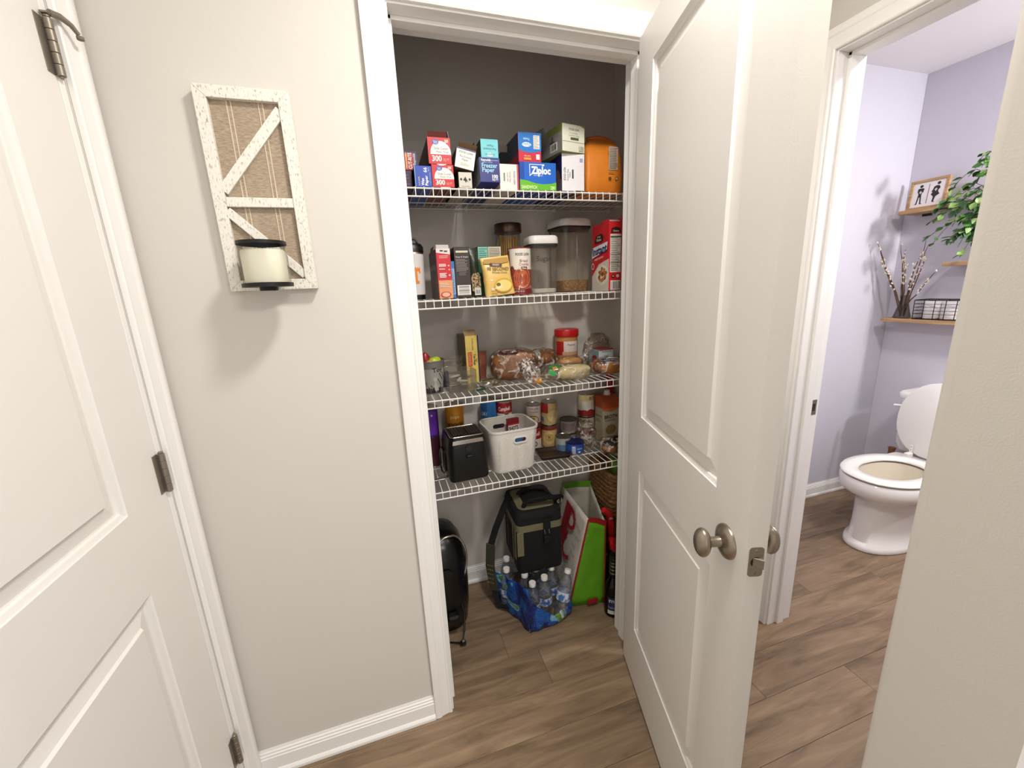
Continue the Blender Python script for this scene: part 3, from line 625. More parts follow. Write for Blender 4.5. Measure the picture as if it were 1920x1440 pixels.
F.rect(w*.02, h*.74, w*.42, h*.99, '8cc8b8').lines(w*.06, w*.40, h*.76, h*.97, 5, '4a8a80').rect(w*.44, h*.72, w*.98, h*.99, 'd8ccb4').lines(w*.48, w*.95, h*.75, h*.97, 7, '8a8478', .5, .1); F.build('print', t)
t = thing('rice_pouch', 'yellow food pouch leaning against the teal carton', 'pouch', (.324, .292, Z+.001), (-.16, -.09, .03))
pm_ = mat('yellow_pouch_foil', (232, 196, 112), .35, var=.16, scale=14, bump=.5, bscale=30)
G().loft(pillow(0, .108, .036, .134, .5, 8, .002)).build('pouch_body', pm_, t, smooth=50)
F = D(lambda u, v, l: Vector((u-.054, -.0165-.003*math.sin(PI*v/.13)-l, v)))
F.poly([(.010,.126),(.098,.126),(.100,.110),(.07,.106),(.04,.108),(.008,.112)], 'b98a2e').poly([(.030,.112),(.072,.106),(.072,.096),(.030,.102)], '3c2a20').text('GREEN', .051, .104, .006, 'e8d8c0', -8, maxw=.034)
F.text('90 SECOND', .056, .090, .012, '8a6a3a', -6, maxw=.078, bold=.02).text('Whole Grain', .060, .077, .008, '9a7a4a', -6, maxw=.056).ell(.066, .032, .034, .024, 'd8a838', 26).ell(.066, .031, .029, .019, 'f0d880', 26)
F.ell(.048, .036, .008, .006, '6a6a2a').rect(.022, .050, .030, .056, 'e8e0cc').text('BROWN RICE', .042, .024, .007, 'fbf6e4', 6, maxw=.042, bold=.02).lines(.02, .05, .006, .016, 2, 'c89848'); F.build('print', t)
# bread crumb canister
def canister(name, label, x, y, z, r, h, body, face=-PI/2, rim=silver, cat='can', lidm=None, group=None, n=32):
    t = thing(name, label, cat, (x, y, z), group=group)
    G().lathe([(0,0),(r,0),(r+.0006,.001),(r+.0006,.003),(r,.004)], n).build('bottom_rim', rim, t, smooth=35)
    G().lathe([(r,.004),(r,h-.004)], n).build('sleeve', body if isinstance(body, bpy.types.Material) else col(body), t, smooth=35)
    G().lathe([(r,h-.004),(r+.0006,h-.003),(r+.0006,h-.0005),(r-.0005,h),(r-.002,h-.002),(0,h-.002)], n).build('lid', lidm or rim, t, smooth=35)
    return t, D(cylmap(0, 0, 0, r, face))
face = math.atan2(-1.1104-.33, -.0787-.41)
t, F = canister('bread_crumb_canister', 'tall bread crumb canister with a chicken picture in front of the clear containers', .414, .333, Z, .0405, .163, 'efe6da', face, mat('maroon_rim', (138,52,50), .4), 'canister')
A = .0405
F.rect(-A*1.5, .004, A*1.5, .026, '7c2024', 16).rect(-A*1.5, .020, A*1.5, .088, '9c4a38', 16).ell(A*.2, .060, A*.75, .036, 'e0cbb8', 28).ell(-A*.35, .055, A*.42, .026, 'c05a36').ell(A*.30, .056, A*.46, .030, 'c8653c').ell(A*.42, .050, A*.26, .018, 'a84a2c').ell(-A*.75, .085, A*.26, .016, '8c4238')
F.poly([(-A*1.2,.034)]+[(A*1.2*(i/8-1)+A*1.2, .034-.012*math.sin(PI*i/16)) for i in range(0,17)]+[(A*1.2,.030)]+[(A*1.2-A*1.2*i/8, .030-.012*math.sin(PI*i/16)) for i in range(0,17)], 'f2e6de')
F.rect(-A*1.55, .004, -A*1.05, .155, '8a3430', 6)
F.text('FOOD LION', A*.28, .140, .009, '3f3f58', maxw=A*1.25).text('Bread', A*.38, .118, .010, 'a05a54', maxw=A*.72, bold=0).text('Crumbs', A*.38, .106, .010, 'a05a54', maxw=A*.86, bold=0).rect(A*.12, .087, A*.66, .097, '7a4438', 4).text('Plain', A*.39, .092, .006, 'f0e2d6', maxw=A*.4).text('NET WT 15 OZ', -A*.1, .012, .006, 'f0d8d0', maxw=A*.9); F.build('print', t)
# spaghetti jar
t = thing('spaghetti_jar', 'glass jar of dry spaghetti with brown metal lid at the back', 'jar', (.428, .505, Z))
gj = G().lathe([(.047,0),(.049,.004),(.049,.235)], 32); gj.f = gj.f[:-2]; gj.mi = gj.mi[:-2]; gj.build('jar_glass', glass, t, smooth=60)
G().lathe([(0,.001),(.046,.001),(.046,.006),(0,.006)], 32).build('jar_bottom', glass, t)
G().lathe([(0,.236),(.053,.236),(.054,.238),(.054,.268),(.052,.271),(0,.271)], 36).build('lid', mat('bronze_lid', (92,76,64), .3, .9, .1), t, smooth=35)
sm = mat('dry_spaghetti', (212, 166, 96), .55, var=.15, scale=90)
for i in range(60):
    a = random.random()*2*PI; rr = .040*math.sqrt(random.random()); b = a+random.uniform(-.25, .25)
    G().tube([(rr*math.cos(a), rr*math.sin(a), .007), (rr*.95*math.cos(b), rr*.95*math.sin(b), .215+.015*random.random())], .0017, 5).build('spaghetti_strand', sm, t)
# clear pop-lid containers
def popbox(name, label, x, y, w, h, rz, fillm=None, fillh=0, txt=None, fillname='filling'):
    t = thing(name, label, 'container', (x, y, Z), (0, 0, rz))
    bw = w*.88
    g = G().loft([ring(rrect(bw*.97, bw*.97, bw*.2, 6), .001), ring(rrect(bw, bw, bw*.2, 6), .006), ring(rrect(bw, bw, bw*.2, 6), h-.040)], cap1=False); g.build('clear_body', clear, t, smooth=50)
    G().loft([ring(rrect(bw*1.02, bw*1.02, bw*.2, 6), h-.042), ring(rrect(bw*1.05, bw*1.05, bw*.2, 6), h-.036), ring(rrect(bw*1.05, bw*1.05, bw*.2, 6), h-.033)], cap0=False, cap1=False).build('body_lip', clear, t, smooth=40)
    G().loft([ring(rrect(w*.96, w*.96, w*.2, 6), h-.036), ring(rrect(w*.96, w*.96, w*.2, 6), h-.029)]).build('seal', mat('dark_seal', (44,36,32), .6), t, smooth=40)
    ld = G().loft([ring(rrect(w*.98, w*.98, w*.21, 6), h-.029), ring(rrect(w, w, w*.21, 6), h-.025), ring(rrect(w*.96, w*.96, w*.21, 6), h-.006), ring(rrect(w*.88, w*.88, w*.2, 6), h)]).build('lid', white_p, t, smooth=40)
    G().lathe([(0,h),(.026,h),(.026,h+.0012),(.024,h+.002),(0,h+.002)], 28).build('lid_button', white_p, ld, smooth=35)
    if fillm:
        fr = bw*.95; G().loft([ring(rrect(fr*.97, fr*.97, fr*.2, 6), .003), ring(rrect(fr, fr, fr*.2, 6), .008), [(a, b, fillh+.004*noise.noise((a*40, b*40, 0))) for a, b in rrect(fr, fr, fr*.2, 6)]]).build(fillname, fillm, t, smooth=50)
    if txt:
        F = D(frame((0, -bw/2, 0), (1,0,0), (0,0,1))); F.text(txt, -.004, h*.61, .019, '38342f', 0, bold=0, maxw=.06); F.build('handwriting', t)
    return t
popbox('sugar_container', 'smaller clear container with white pop lid and handwritten word', .518, .388, .116, .208, -.06, mat('sugar', (240,236,230), .8, bump=.2), .018, 'Sugar', 'sugar')
popbox('oat_container', 'tall clear container with white pop lid and a little oatmeal in the bottom', .690, .498, .150, .285, .12, ramp2('rolled_oats', (150,104,56), (214,172,118), .35, .65, (1,1,1), 130, .8, 3, .8), .046, None, 'oats')
# cereal box
t, F, Ls, w, h, d = carton('cereal_box', 'red cereal box with its nutrition panel facing out at the right of the second shelf', .752, .806, .283, .412, Z, Z+.250, 'd8242b', 'd0232c', 'b02028')
F.rect(w*.08, h*.27, w*.92, h*.82, 'ede7da').lines(w*.13, w*.88, h*.29, h*.80, 20, '8a857c', .35, .3).rect(w*.08, h*.775, w*.92, h*.79, '4a4640').rect(w*.08, h*.53, w*.92, h*.535, '4a4640').rect(w*.08, h*.41, w*.92, h*.415, '4a4640')
F.poly([(w*.1,h*.84),(w*.9,h*.84),(w*.8,h*.90),(w*.5,h*.92),(w*.15,h*.9)], '3a1c1a').text('Grains', w*.5, h*.865, h*.028, 'f0dcc0', maxw=w*.6).ell(w*.32, h*.215, w*.13, h*.024, '3c1a1c').text('30', w*.32, h*.215, h*.022, 'f2e8dc', maxw=w*.18).ell(w*.68, h*.215, w*.12, h*.024, 'f0d8d0').bars(w*.1, h*.01, w*.9, h*.15, '5a5a58'); F.build('print', t)
u = d
Ls.poly([(0,0),(u,0),(u,h*.47),(u*.7,h*.44),(u*.4,h*.40),(u*.2,h*.31),(0,h*.22)], 'd9cfc2').ell(u*.62, h*.24, u*.36, h*.15, 'f0e6d6', 28)
for i in range(26):
    a = random.random()*2*PI; rr = math.sqrt(random.random()); Ls.ell(u*(.62+.27*rr*math.cos(a)), h*(.25+.10*rr*math.sin(a)), u*.06, h*.024, random.choice(('a8602c','c8843c','8c4a22','b87434')), 10)
Ls.poly([(u*.18,h*.72),(u*.66,h*.74),(u*.7,h*.80),(u*.6,h*.85),(u*.3,h*.84),(u*.2,h*.78)], '32201e').text('Great', u*.44, h*.815, h*.03, 'e8dcc4', maxw=u*.34).text('Grains', u*.44, h*.77, h*.04, 'e8dcc4', maxw=u*.42)
Ls.poly([(u*.03,h*.50),(u*.90,h*.60),(u*.96,h*.72),(u*.05,h*.66)], 'e4e6ee').text('Instant', u*.49, h*.62, h*.115, '1f2f66', 6, maxw=u*.86, bold=.04).text('maple pecan', u*.45, h*.50, h*.04, 'f2d0cc', 8, maxw=u*.6).ell(u*.09, h*.38, u*.09, h*.05, 'e8dcd4').ell(u*.09, h*.38, u*.065, h*.036, 'c8242c'); Ls.build('print', t)
flap(t, -w/2, w/2, .01, h, .012, .9, 'c8b8b0'); sideflap(t, w/2, .004, .10, h, .014, .25, 'c8343a'); sideflap(t, -w/2, .0, .05, h, .008, -.2, 'd8343a')

# ---- third shelf: bread and jars
Z = ZS[2]+.0008
t = thing('metal_bucket', 'small grey metal bucket with black drawings, full of sweets', 'bucket', (.068, .372, Z))
bk = mat('galvanised_grey', (128,124,120), .5, .35, .08, 40)
g = G().lathe([(0,.001),(.037,.001),(.038,.003),(.0505,.118),(.052,.119),(.052,.122),(.0495,.122),(.037,.006),(0,.005)], 36); g.build('pail', bk, t, smooth=35)
F = D(lambda u, v, l: (lambda R, a: Vector(((R+l)*math.cos(a), (R+l)*math.sin(a), v)))(.0378+.0127*(v/.118), math.atan2(-1, -.12)+u/.045))
F.rect(-.055, .006, .055, .094, '9a9690', 14); F.rect(-.055, .004, .05, .022, '3a3836', 14)
for q in range(9):
    x = random.uniform(-.05, .045); y = random.uniform(.03, .085); F.poly([(x,y),(x+.014,y-.024),(x+.0165,y-.022),(x+.002,y+.002)], '2a2826')
F.poly([(.004,.028),(.012,.05),(.020,.03),(.026,.014),(.012,.010)], 'b2aea6').ell(.012, .055, .007, .009, 'b2aea6').poly([(-.004,.006),(.006,.03),(.010,.006)], '1e1c1b').poly([(.022,.006),(.034,.034),(.034,.006)], '24221f').text('Toy', .022, .091, .016, '2c2a28', 4, maxw=.04); F.build('drawing', t)
sw = [((-.018,-.004,.118), (.016,.014,.034), (150,30,36)), ((.012,-.012,.116), (.024,.016,.016), (176,196,40)), ((.022,.010,.112), (.018,.016,.018), (198,210,60)), ((-.010,.018,.116), (.02,.016,.02), (90,110,60)), ((-.004,-.020,.112), (.016,.012,.012), (196,150,90))]
for c, rr, cc in sw:
    g = G(); prof = [(math.sin(PI*i/9), -math.cos(PI*i/9)) for i in range(10)]
    g.lathe(prof, 14); g.v = [tuple(Vector((x*rr[0]*(1+.35*noise.noise((x*2,y*2,z*2+rr[0]*900))), y*rr[1]*(1+.35*noise.noise((x*2+5,y*2,z*2))), z*rr[2]))+Vector(c)) for x, y, z in g.v]
    g.build('sweet_wrapper', mat('wrapper_%d%d%d' % cc, cc, .3, bump=.5, bscale=60), t, smooth=40)
t, F, Ls, w, h, d = carton('tea_box', 'tall yellow tea box standing on end with open flap', .214, .268, .445, .56, Z, Z+.190, 'e8cc6a', '6a5634', '8a7350', rz=.10)
F.rect(w*.90, 0, w, h, '20203c').text('FOOD LION', w*.55, h*.82, w*.12, '4a4a40', 270, maxw=h*.24).rect(w*.14, h*.36, w*.46, h*.66, 'd8542c').lines(w*.18, w*.42, h*.38, h*.64, 8, 'f0b090', .4).text('Tea Bags', w*.66, h*.5, w*.17, '4a5a34', 270, maxw=h*.26).text('Family', w*.80, h*.48, w*.08, '6a6a44', 270, maxw=h*.16); F.build('print', t)
flap(t, -w/2, w/2-.004, .004, h, .03, .75, '9a8460')
t = thing('clip_bin', 'small clear acrylic bin holding silver chip clips', 'bin', (.172, .365, Z), (0, 0, .06))
for b in ((-.052,.052,-.045,-.0432),(-.052,.052,.0432,.045),(-.052,-.0502,-.0431,.0431),(.0502,.052,-.0431,.0431)):
    G().box(b[0], b[1], b[2], b[3], .002, .078).build('bin_wall', clear, t, bevel=.0006)
G().box(-.052, .052, -.045, .045, 0, .002).build('bin_floor', clear, t)
for i in range(9):
    M = Matrix.Translation((random.uniform(-.026,.026), random.uniform(-.022,.022), .008+.0065*i)) @ Matrix.Rotation(random.uniform(-1.2,1.2), 4, 'Z') @ Matrix.Rotation(random.uniform(-.2,.2), 4, 'X')
    cl = thing('chip_clip', 'silver and white chip clip in the clear acrylic bin', 'clip', (0,0,0), group='chip clips in the acrylic bin')
    cl.matrix_world = Matrix.Translation((.172,.365,Z)) @ M
    cm = random.choice((silver, white_p, mat('grey_clip', (120,116,112), .4, .4)))
    G().box(-.022, .022, -.005, .005, 0, .0015).build('jaw', cm, cl, bevel=.0005); G().box(-.022, .022, -.005, .005, .0035, .005).build('jaw', cm, cl, bevel=.0005)
    G().tube([(.018,-.006,.0025),(.018,.006,.0025)], .002, 6).build('spring', silver, cl)
t = thing('clear_tray', 'clear plastic divider tray behind the grey bucket', 'tray', (.165, .500, Z), (.12, 0, 0))
g = G().box(-.045, .045, 0, .003, 0, .11); g.build('tray_back', clear, t)
for i in range(4): G().tube([(-.04,-.004,.02+.025*i),(.03,-.004,.02+.025*i),(.04,-.004,.028+.025*i)], .003, 8).build('tray_rib', clear, t, smooth=60)
t = thing('blue_sachet', 'small dark blue sachet between the bucket and the acrylic bin', 'sachet', (.1225, .43, Z), (0,0,.4))
G().loft(pillow(0, .034, .014, .062, .6, 5)).build('sachet_body', mat('navy_foil', (34,42,96), .3, bump=.4), t, smooth=50)
def blob(rx, ry, rz, p=2.4, n=20, m=14, amp=.08, fq=3, seed=0, flatb=True):
    """rounded lump resting on z=0"""
    g = G(); rings = []
    sg = lambda v, e: math.copysign(abs(v)**e, v)
    for j in range(1, m):
        ph = -PI/2+PI*j/m; rg = []
        for i in range(n):
            th = 2*PI*i/n; x = sg(math.cos(th), 2/p)*sg(math.cos(ph), 2/p); y = sg(math.sin(th), 2/p)*sg(math.cos(ph), 2/p); z = sg(math.sin(ph), 2/p)
            k = 1+amp*noise.noise((x*fq+seed, y*fq, z*fq)); rg.append((x*rx*k, y*ry*k, max(0, rz+z*rz*k) if flatb else rz+z*rz*k))
        rings.append(rg)
    return g.loft(rings)
crust = ramp2('bread_crust', (112,64,26), (176,118,62), .3, .7, (1,1,1), 28, .6, 5, .3)
crumb = ramp2('pale_crumb', (214,176,118), (238,214,166), .35, .65, (1,1,1), 60, .8, 4, .3)
def bagtail(t, pts, radii, m=film, nm='bag_tail'):
    g = G(); g.tube(pts, radii, 14)
    g.v = [tuple(Vector(v)*1+Vector((.004*noise.noise(Vector(v)*70), .004*noise.noise(Vector(v)*70+Vector((9,0,0))), .004*noise.noise(Vector(v)*70+Vector((0,9,0)))))) for v in g.v]
    return g.build(nm, m, t, smooth=60)
t = thing('bread_loaf', 'large brown bread loaf in a clear bag, middle of the third shelf', 'bread', (.405, .430, Z+.001), (0, 0, -.30))
blob(.094, .058, .060, 3.0, 26, 16, .05, 2.2, 1).build('loaf', crust, t, smooth=70)
blob(.099, .062, .0635, 3.0, 26, 16, .09, 3.5, 4).build('bag', film, t, smooth=70)
F = D(lambda u, v, l: Vector((u, -.05+v*.72, .125+l*3-.20*(v-.05)**2/.06-.0-6*u*u*.4)))
F.poly([(-.058,.0),(.016,-.004),(.026,.05),(-.02,.062),(-.062,.045)], '5a1c28').text('WHEAT', -.014, .046, .015, 'e6b8b4', 0, maxw=.058, bold=.03).text('BREAD', -.016, .027, .013, 'e6b8b4', 0, maxw=.056, bold=.03).ell(.034, .044, .013, .010, '4a3c86').text('100', .034, .044, .009, 'c8c0e8', maxw=.018); F.build('bag_print', t)
bagtail(t, [(.048,-.030,.056),(.060,-.058,.050),(.064,-.074,.044),(.066,-.090,.040),(.070,-.104,.042)], [.048,.034,.016,.030,.036], thin('crinkled_film', (250,247,242), .22, .12, .85, (244,238,230), 1.0, 55, .48, .64))
G().box(.066, .081, -.079, -.066, .028, .042).build('bag_clip', mat('white_clip', (232,232,226), .4), t, bevel=.001)
t = thing('bun_bag', 'two round brown buns in a clear bag beside the big loaf', 'bread', (.560, .505, Z), (0, 0, .25))
for k, (x, y) in enumerate(((.012, -.01), (-.034, .022))):
    blob(.040, .042, .033, 2.3, 20, 12, .05, 2, k).v
    g = blob(.040, .042, .033, 2.3, 20, 12, .05, 2, k); g.xf(Matrix.Translation((x, y, .036 if k == 0 else .004))); g.build('bun', crust, t, smooth=70)
g = blob(.070, .060, .053, 2.4, 22, 14, .12, 4, 9); g.build('bag', film, t, smooth=70)
t = thing('snack_stick_bag', 'narrow pinkish bag of snack sticks next to the tea box', 'bag', (.286, .515, Z), (0,.06,.3))
G().loft(pillow(0, .05, .028, .115, .5, 2, .004)).build('bag_body', mat('pinkish_brown_film', (150,88,66), .3, var=.35, scale=50, bump=.5), t, smooth=50)
t, F = canister('peanut_butter_jar', 'peanut butter jar with a red lid at the back of the third shelf', .684, .520, Z, .0495, .178, mat('peanut_butter', (196,140,82), .35, var=.08), math.atan2(-1.6, -.66), mat('red_lid', (198,28,30), .35), 'jar')
bpy.data.objects.remove([c for c in t.children if c.name.startswith('lid')][0])
G().lathe([(.0495,.142),(.047,.148),(.0475,.150)], 32).build('neck', mat('peanut_butter', (0,0,0)), t, smooth=40)
G().lathe([(0,.149),(.0525,.149),(.0535,.151),(.0535,.176),(.051,.180),(0,.180)], 40).build('screw_lid', MATS['red_lid'], t, smooth=35)
F.rect(-.055, .070, .055, .130, 'e6e0d8', 14).rect(-.055, .070, -.014, .130, 'b81e22', 8).text('Peanut', .020, .116, .009, 'b8302c', maxw=.05).lines(-.008, .045, .076, .108, 4, '9a948c').rect(-.02, .07, .055, .085, 'd8b088', 8); F.build('print', t)
t = thing('sliced_bread_bag', 'pale sliced bread in a clear bag lying in front of the peanut butter jar', 'bread', (.655, .424, Z), (0, 0, .05))
for k in range(2): g = blob(.052, .030, .017, 3.2, 20, 8, .04, 2, k+3); g.xf(Matrix.Translation((0, 0, .034*k))); g.build('roll_half', mat('toasted_roll', (206,152,92), .65, var=.1), t, smooth=70)
blob(.060, .036, .037, 2.8, 22, 12, .12, 4, 20).build('bag', film, t, smooth=70)
bagtail(t, [(.045,-.005,.055),(.066,-.01,.066),(.078,-.012,.085),(.090,-.01,.108)], [.020,.012,.012,.026])
t, F, Ls, w, h, d = carton('tea_bag_box', 'white and red tea bag box behind the hot dog buns', .806, .883, .452, .530, Z, Z+.085, 'dce6ea', 'b8c2c8', '8c2a2c', rz=.12)
F.text('FOOD LION', w*.55, h*.88, h*.08, '3a4a5a', maxw=w*.7).text('Iced', w*.5, h*.66, h*.12, '7a5a3a', maxw=w*.3).text('Black Tea', w*.55, h*.48, h*.13, '5a3a34', maxw=w*.72).rect(0, h*.95, w, h, '8c2a2c'); F.build('print', t)
Ls.rect(d*.35, h*.3, d*.95, h*.9, '8fb4c4').ell(d*.6, h*.5, d*.26, h*.18, 'a83028'); Ls.build('print', t)
t = thing('tortilla_bag', 'pale tortillas in a clear bag with a green label', 'bag', (.592, .328, Z), (0, 0, .06))
g = blob(.072, .040, .028, 2.6, 24, 10, .10, 3, 31); g.xf(Matrix.Translation((.034, 0, 0))); g.build('tortillas', ramp2('tortilla', (214,196,140), (244,232,190), .35, .65, (1,1,1), 22, .75, 5, .4), t, smooth=70)
blob(.108, .046, .033, 2.4, 28, 12, .16, 4, 40).build('bag', film, t, smooth=70)
F = D(lambda u, v, l: Vector((u, -.036+v*.5, .036+v*.42+l*2)))
F.ell(-.078, .012, .014, .028, '2f9a4a', 16).ell(-.056, .052, .026, .016, '2f8a3a', 16).poly([(-.07,.03),(-.045,.028),(-.048,.05),(-.066,.054)], 'e0a448'); F.build('bag_print', t)
t = thing('bun_pack', 'hot dog buns in a bag with a blue and white label', 'bread', (.812, .372, Z), (0, 0, .06))
for k in range(4): g = blob(.072, .0165, .026, 2.4, 18, 10, .04, 2, k+50); g.xf(Matrix.Translation((.004, -.042+.028*k, .001))); g.build('bun', crust if k else mat('golden_bun', (196,128,62), .55, var=.12, scale=30), t, smooth=70)
blob(.098, .064, .0315, 3.0, 26, 12, .06, 3, 60).build('bag', film, t, smooth=70)
F = D(lambda u, v, l: Vector((u, -.058+v*.75, .048+v*.22+l*2-u*u*1.2)))
F.poly([(-.052,.034),(.02,.012),(.026,.036),(-.042,.062)], '1f2f7c').poly([(-.02,.064),(.036,.048),(.03,.066),(.0,.076)], 'e8e6e4').poly([(-.04,.02),(.012,.004),(.014,.012),(-.042,.032)], 'e8e6e4').text('Hot Dog', -.012, .037, .014, 'f0f2f8', -18, maxw=.056, bold=.02); F.build('bag_print', t)
t = thing('clear_carrier_bag', 'crumpled clear plastic bag standing behind the tea bag box', 'bag', (.865, .574, Z))
g = blob(.070, .012, .070, 2.2, 26, 18, .28, 4, 70); g.build('bag_film', film, t, smooth=70)
t = thing('price_tag', 'small orange and yellow packet on the third shelf front', 'packet', (.468, .318, Z+.001), (-.5, 0, .1))
g = G().loft(pillow(0, .036, .008, .030, .6, 6, .001, 6)); g.build('packet_body', mat('orange_foil', (226,134,30), .4, bump=.3), t, smooth=40)
F = D(frame((-.018, -.0046, 0), (1,0,0), (0,0,1))); F.rect(.002, .020, .034, .028, '8a3a20').text('MINI', .018, .011, .011, 'f8e070', maxw=.028, bold=.03); F.build('print', t)
t = thing('foil_ball', 'crumpled silver foil on the third shelf beside the acrylic bin', 'foil', (.262, .335, Z))
blob(.026, .016, .011, 2, 16, 9, .5, 6, 80).build('foil', mat('crumpled_foil', (206,206,204), .25, .9, .1, bump=.8, bscale=70), t, smooth=20)
t = thing('green_clip', 'small dark green clip beside the crumpled foil', 'clip', (.238, .312, Z), (0, 0, .3))
G().box(-.020, .020, -.005, .005, 0, .004).build('clip_body', mat('dark_green_plastic', (40,84,60), .35), t, bevel=.001); G().tube([(-.018,0,.006),(.018,0,.006)], .002, 6).build('clip_bar', MATS['dark_green_plastic'], t)
t = thing('spare_bread_bag', 'empty olive tinted bread bag lying left of the big loaf', 'bag', (.292, .372, Z))
blob(.036, .024, .014, 2.2, 20, 10, .45, 5, 90).build('bag_film', thin('olive_film', (214,208,180), .12, .15, .35, (150,140,110), 1, 40), t, smooth=60)
# ---- lowest shelf: toaster, bin, cans
Z = ZS[3]+.0008
t = thing('toaster', 'black two-slot toaster with chrome top trim on the lowest shelf', 'toaster', (.172, .292, Z), (0, 0, .05))
tb = mat('satin_black', (8,8,9), .36, var=.1)
TW, TD, TH = .156, .168, .178
rg = [ring(rrect(TW*.96, TD*.97, .02, 5, 0, TD/2), .006), ring(rrect(TW, TD, .024, 5, 0, TD/2), .014), ring(rrect(TW*.97, TD*.99, .026, 5, 0, TD/2), .13), ring(rrect(TW*.90, TD*.95, .026, 5, 0, TD/2), TH-.014), ring(rrect(TW*.86, TD*.92, .024, 5, 0, TD/2), TH-.004)]
G().loft(rg).build('body', tb, t, smooth=40)
chrome = mat('chrome_trim', (190,180,168), .18, 1, .06)
G().loft([ring(rrect(TW*.80, TD*.74, .014, 4, 0, TD/2-.012), TH-.006), ring(rrect(TW*.78, TD*.72, .014, 4, 0, TD/2-.012), TH+.003)]).build('top_plate', tb, t, smooth=35)
G().tube([(a, b, TH+.003) for a, b in rrect(TW*.80, TD*.74, .012, 4, 0, TD/2-.012)], .003, 8, closed=True).build('chrome_ring', chrome, t, smooth=60)
for sx in (-1, 1):
    sl = G().box(sx*.030-.020, sx*.030+.020, .026, TD-.050, TH+.0035, TH+.0048).build('slot', mat('slot_dark', (16,14,13), .8), t)
    for k in range(4): G().tube([(sx*.030-.016+.0105*k, .03, TH+.0052), (sx*.030-.016+.0105*k, TD-.054, TH+.0052)], .0008, 5).build('grill_wire', silver, sl)
G().loft([[(-.060,.0022,TH-.024),(.060,.0022,TH-.024),(.060,.007,TH-.024),(-.060,.007,TH-.024)], [(-.057,.0040,TH-.009),(.057,.0040,TH-.009),(.057,.009,TH-.009),(-.057,.009,TH-.009)]]).build('chrome_band', chrome, t, bevel=.0006)
for x in (-.05, .05):
    for y in (.03, TD-.03): G().lathe([(0,0),(.012,0),(.013,.007),(0,.007)], 14, (x, y, 0)).build('foot', black, t)
kn = G().box(-.012, .012, -.012, .002, .10, .112).build('lever', tb, t, bevel=.003)
G().lathe([(0,0),(.012,0),(.012,.003),(0,.003)], 20, (0, -.0005, .136), M=Matrix.Rotation(PI/2, 4, 'X')).build('emblem', mat('dark_emblem', (34,34,36), .3), t)
cp = [(-.075,.10,.10),(-.088,.09,.125),(-.098,.075,.11),(-.100,.07,.07),(-.096,.068,.035),(-.088,.066,.024),(-.081,.066,.034),(-.080,.068,.07),(-.079,.075,.10)]
G().tube(cp, .0032, 8).build('cord', black, t, smooth=60)
G().tube([(-.074,.060,.012),(-.11,.058,.009),(-.16,.060,.008),(-.20,.07,.008)], .0032, 8).build('cord', black, t, smooth=60)
# white bin
t = thing('storage_bin', 'white plastic storage bin with herringbone texture and handle slots', 'bin', (.358, .390, Z), (0, 0, .06))
BW, BD, BH = .204, .186, .182
hb = mat('white_bin_plastic', (232,228,221), .45, var=.02)
def rr2(f, z, e=0): return ring(rrect(BW*f-e, BD*f-e, .040*f, 6), z)
G().loft([rr2(.835,.001), rr2(.86,.008), rr2(.985,BH-.03), rr2(1.0,BH-.012)], cap1=False).build('outer_wall', hb, t, smooth=40)
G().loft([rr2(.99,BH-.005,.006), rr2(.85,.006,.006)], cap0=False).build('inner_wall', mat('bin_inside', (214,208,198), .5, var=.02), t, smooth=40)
n = len(rr2(1, 0)); R0, R1, R2, R3 = rr2(1.0,BH-.012), rr2(1.025,BH-.010), rr2(1.025,BH-.004), rr2(.99,BH-.004,.006)
G().loft([R0, R1, [(x,y,BH-.001) for x,y,z in R2], R3], cap0=False, cap1=False).build('rim', hb, t, smooth=40)
hm = G()
for k in range(9):                                     # raised herringbone ribs
    x0 = -BW*.46+k*BW*.92/9; dx = BW*.92/9
    for j in range(22):
        z = .006+j*.0072; f = .86+.125*z/.152; y = -BD*f/2-.0006
        s_ = 1 if k % 2 else -1; za, zb = (z, z+.0125) if s_ > 0 else (z+.0125, z)
        if max(za, zb) > BH-.026: continue
        if abs(x0+dx/2) > BW*.345: continue
        if abs(x0+dx/2-.016) < .040 and max(za, zb) > .118: continue
        hm.tube([(x0, y, za), (x0+dx, y-.0002, zb)], .0013, 4)
hm.build('herringbone_relief', hb, t)
hf = .985
def slotring(w, h, y, cz, cx=.016): return [(a, y, b) for a, b in rrect(w, h, h*.48, 6, cx, cz)]
yF = -BD*.962/2
G().loft([slotring(.062,.030,yF-.0004,.135), slotring(.060,.028,yF-.004,.135), slotring(.048,.017,yF-.004,.135), slotring(.047,.016,yF-.0005,.135)], cap0=False, cap1=False).build('handle_frame', hb, t, smooth=30)
F = D(frame((0, yF-.001, 0), (1,0,0), (0,0,1))); F.poly(rrect(.047, .016, .0075, 6, .016, .135), '2c4f80').poly([(.020,.128),(.038,.128),(.039,.142),(.032,.1425)], '1c2026'); F.build('handle_slot', t)
F = D(frame((0, BD*.97/2-.005, 0), (1,0,0), (0,0,1))); F.poly(rrect(.052, .018, .008, 6, -.012, .140), '20222c').ell(.006, .139, .006, .006, '5a2a34'); F.build('handle_slot', t)
zb = Z+.006
def inbin(dx, dy): v = Matrix.Rotation(.06, 3, 'Z') @ Vector((dx, dy, 0)); return .356+v.x, .392+v.y
x, y = inbin(.045, .036)
t, F, Ls, w, h, d = carton('candy_box', 'red candy box standing in the white storage bin', x-.026, x+.026, y-.008, y+.010, zb, zb+.172, 'bb2530', '7c1a22', '6a1820', rz=.15, rx=-.10)
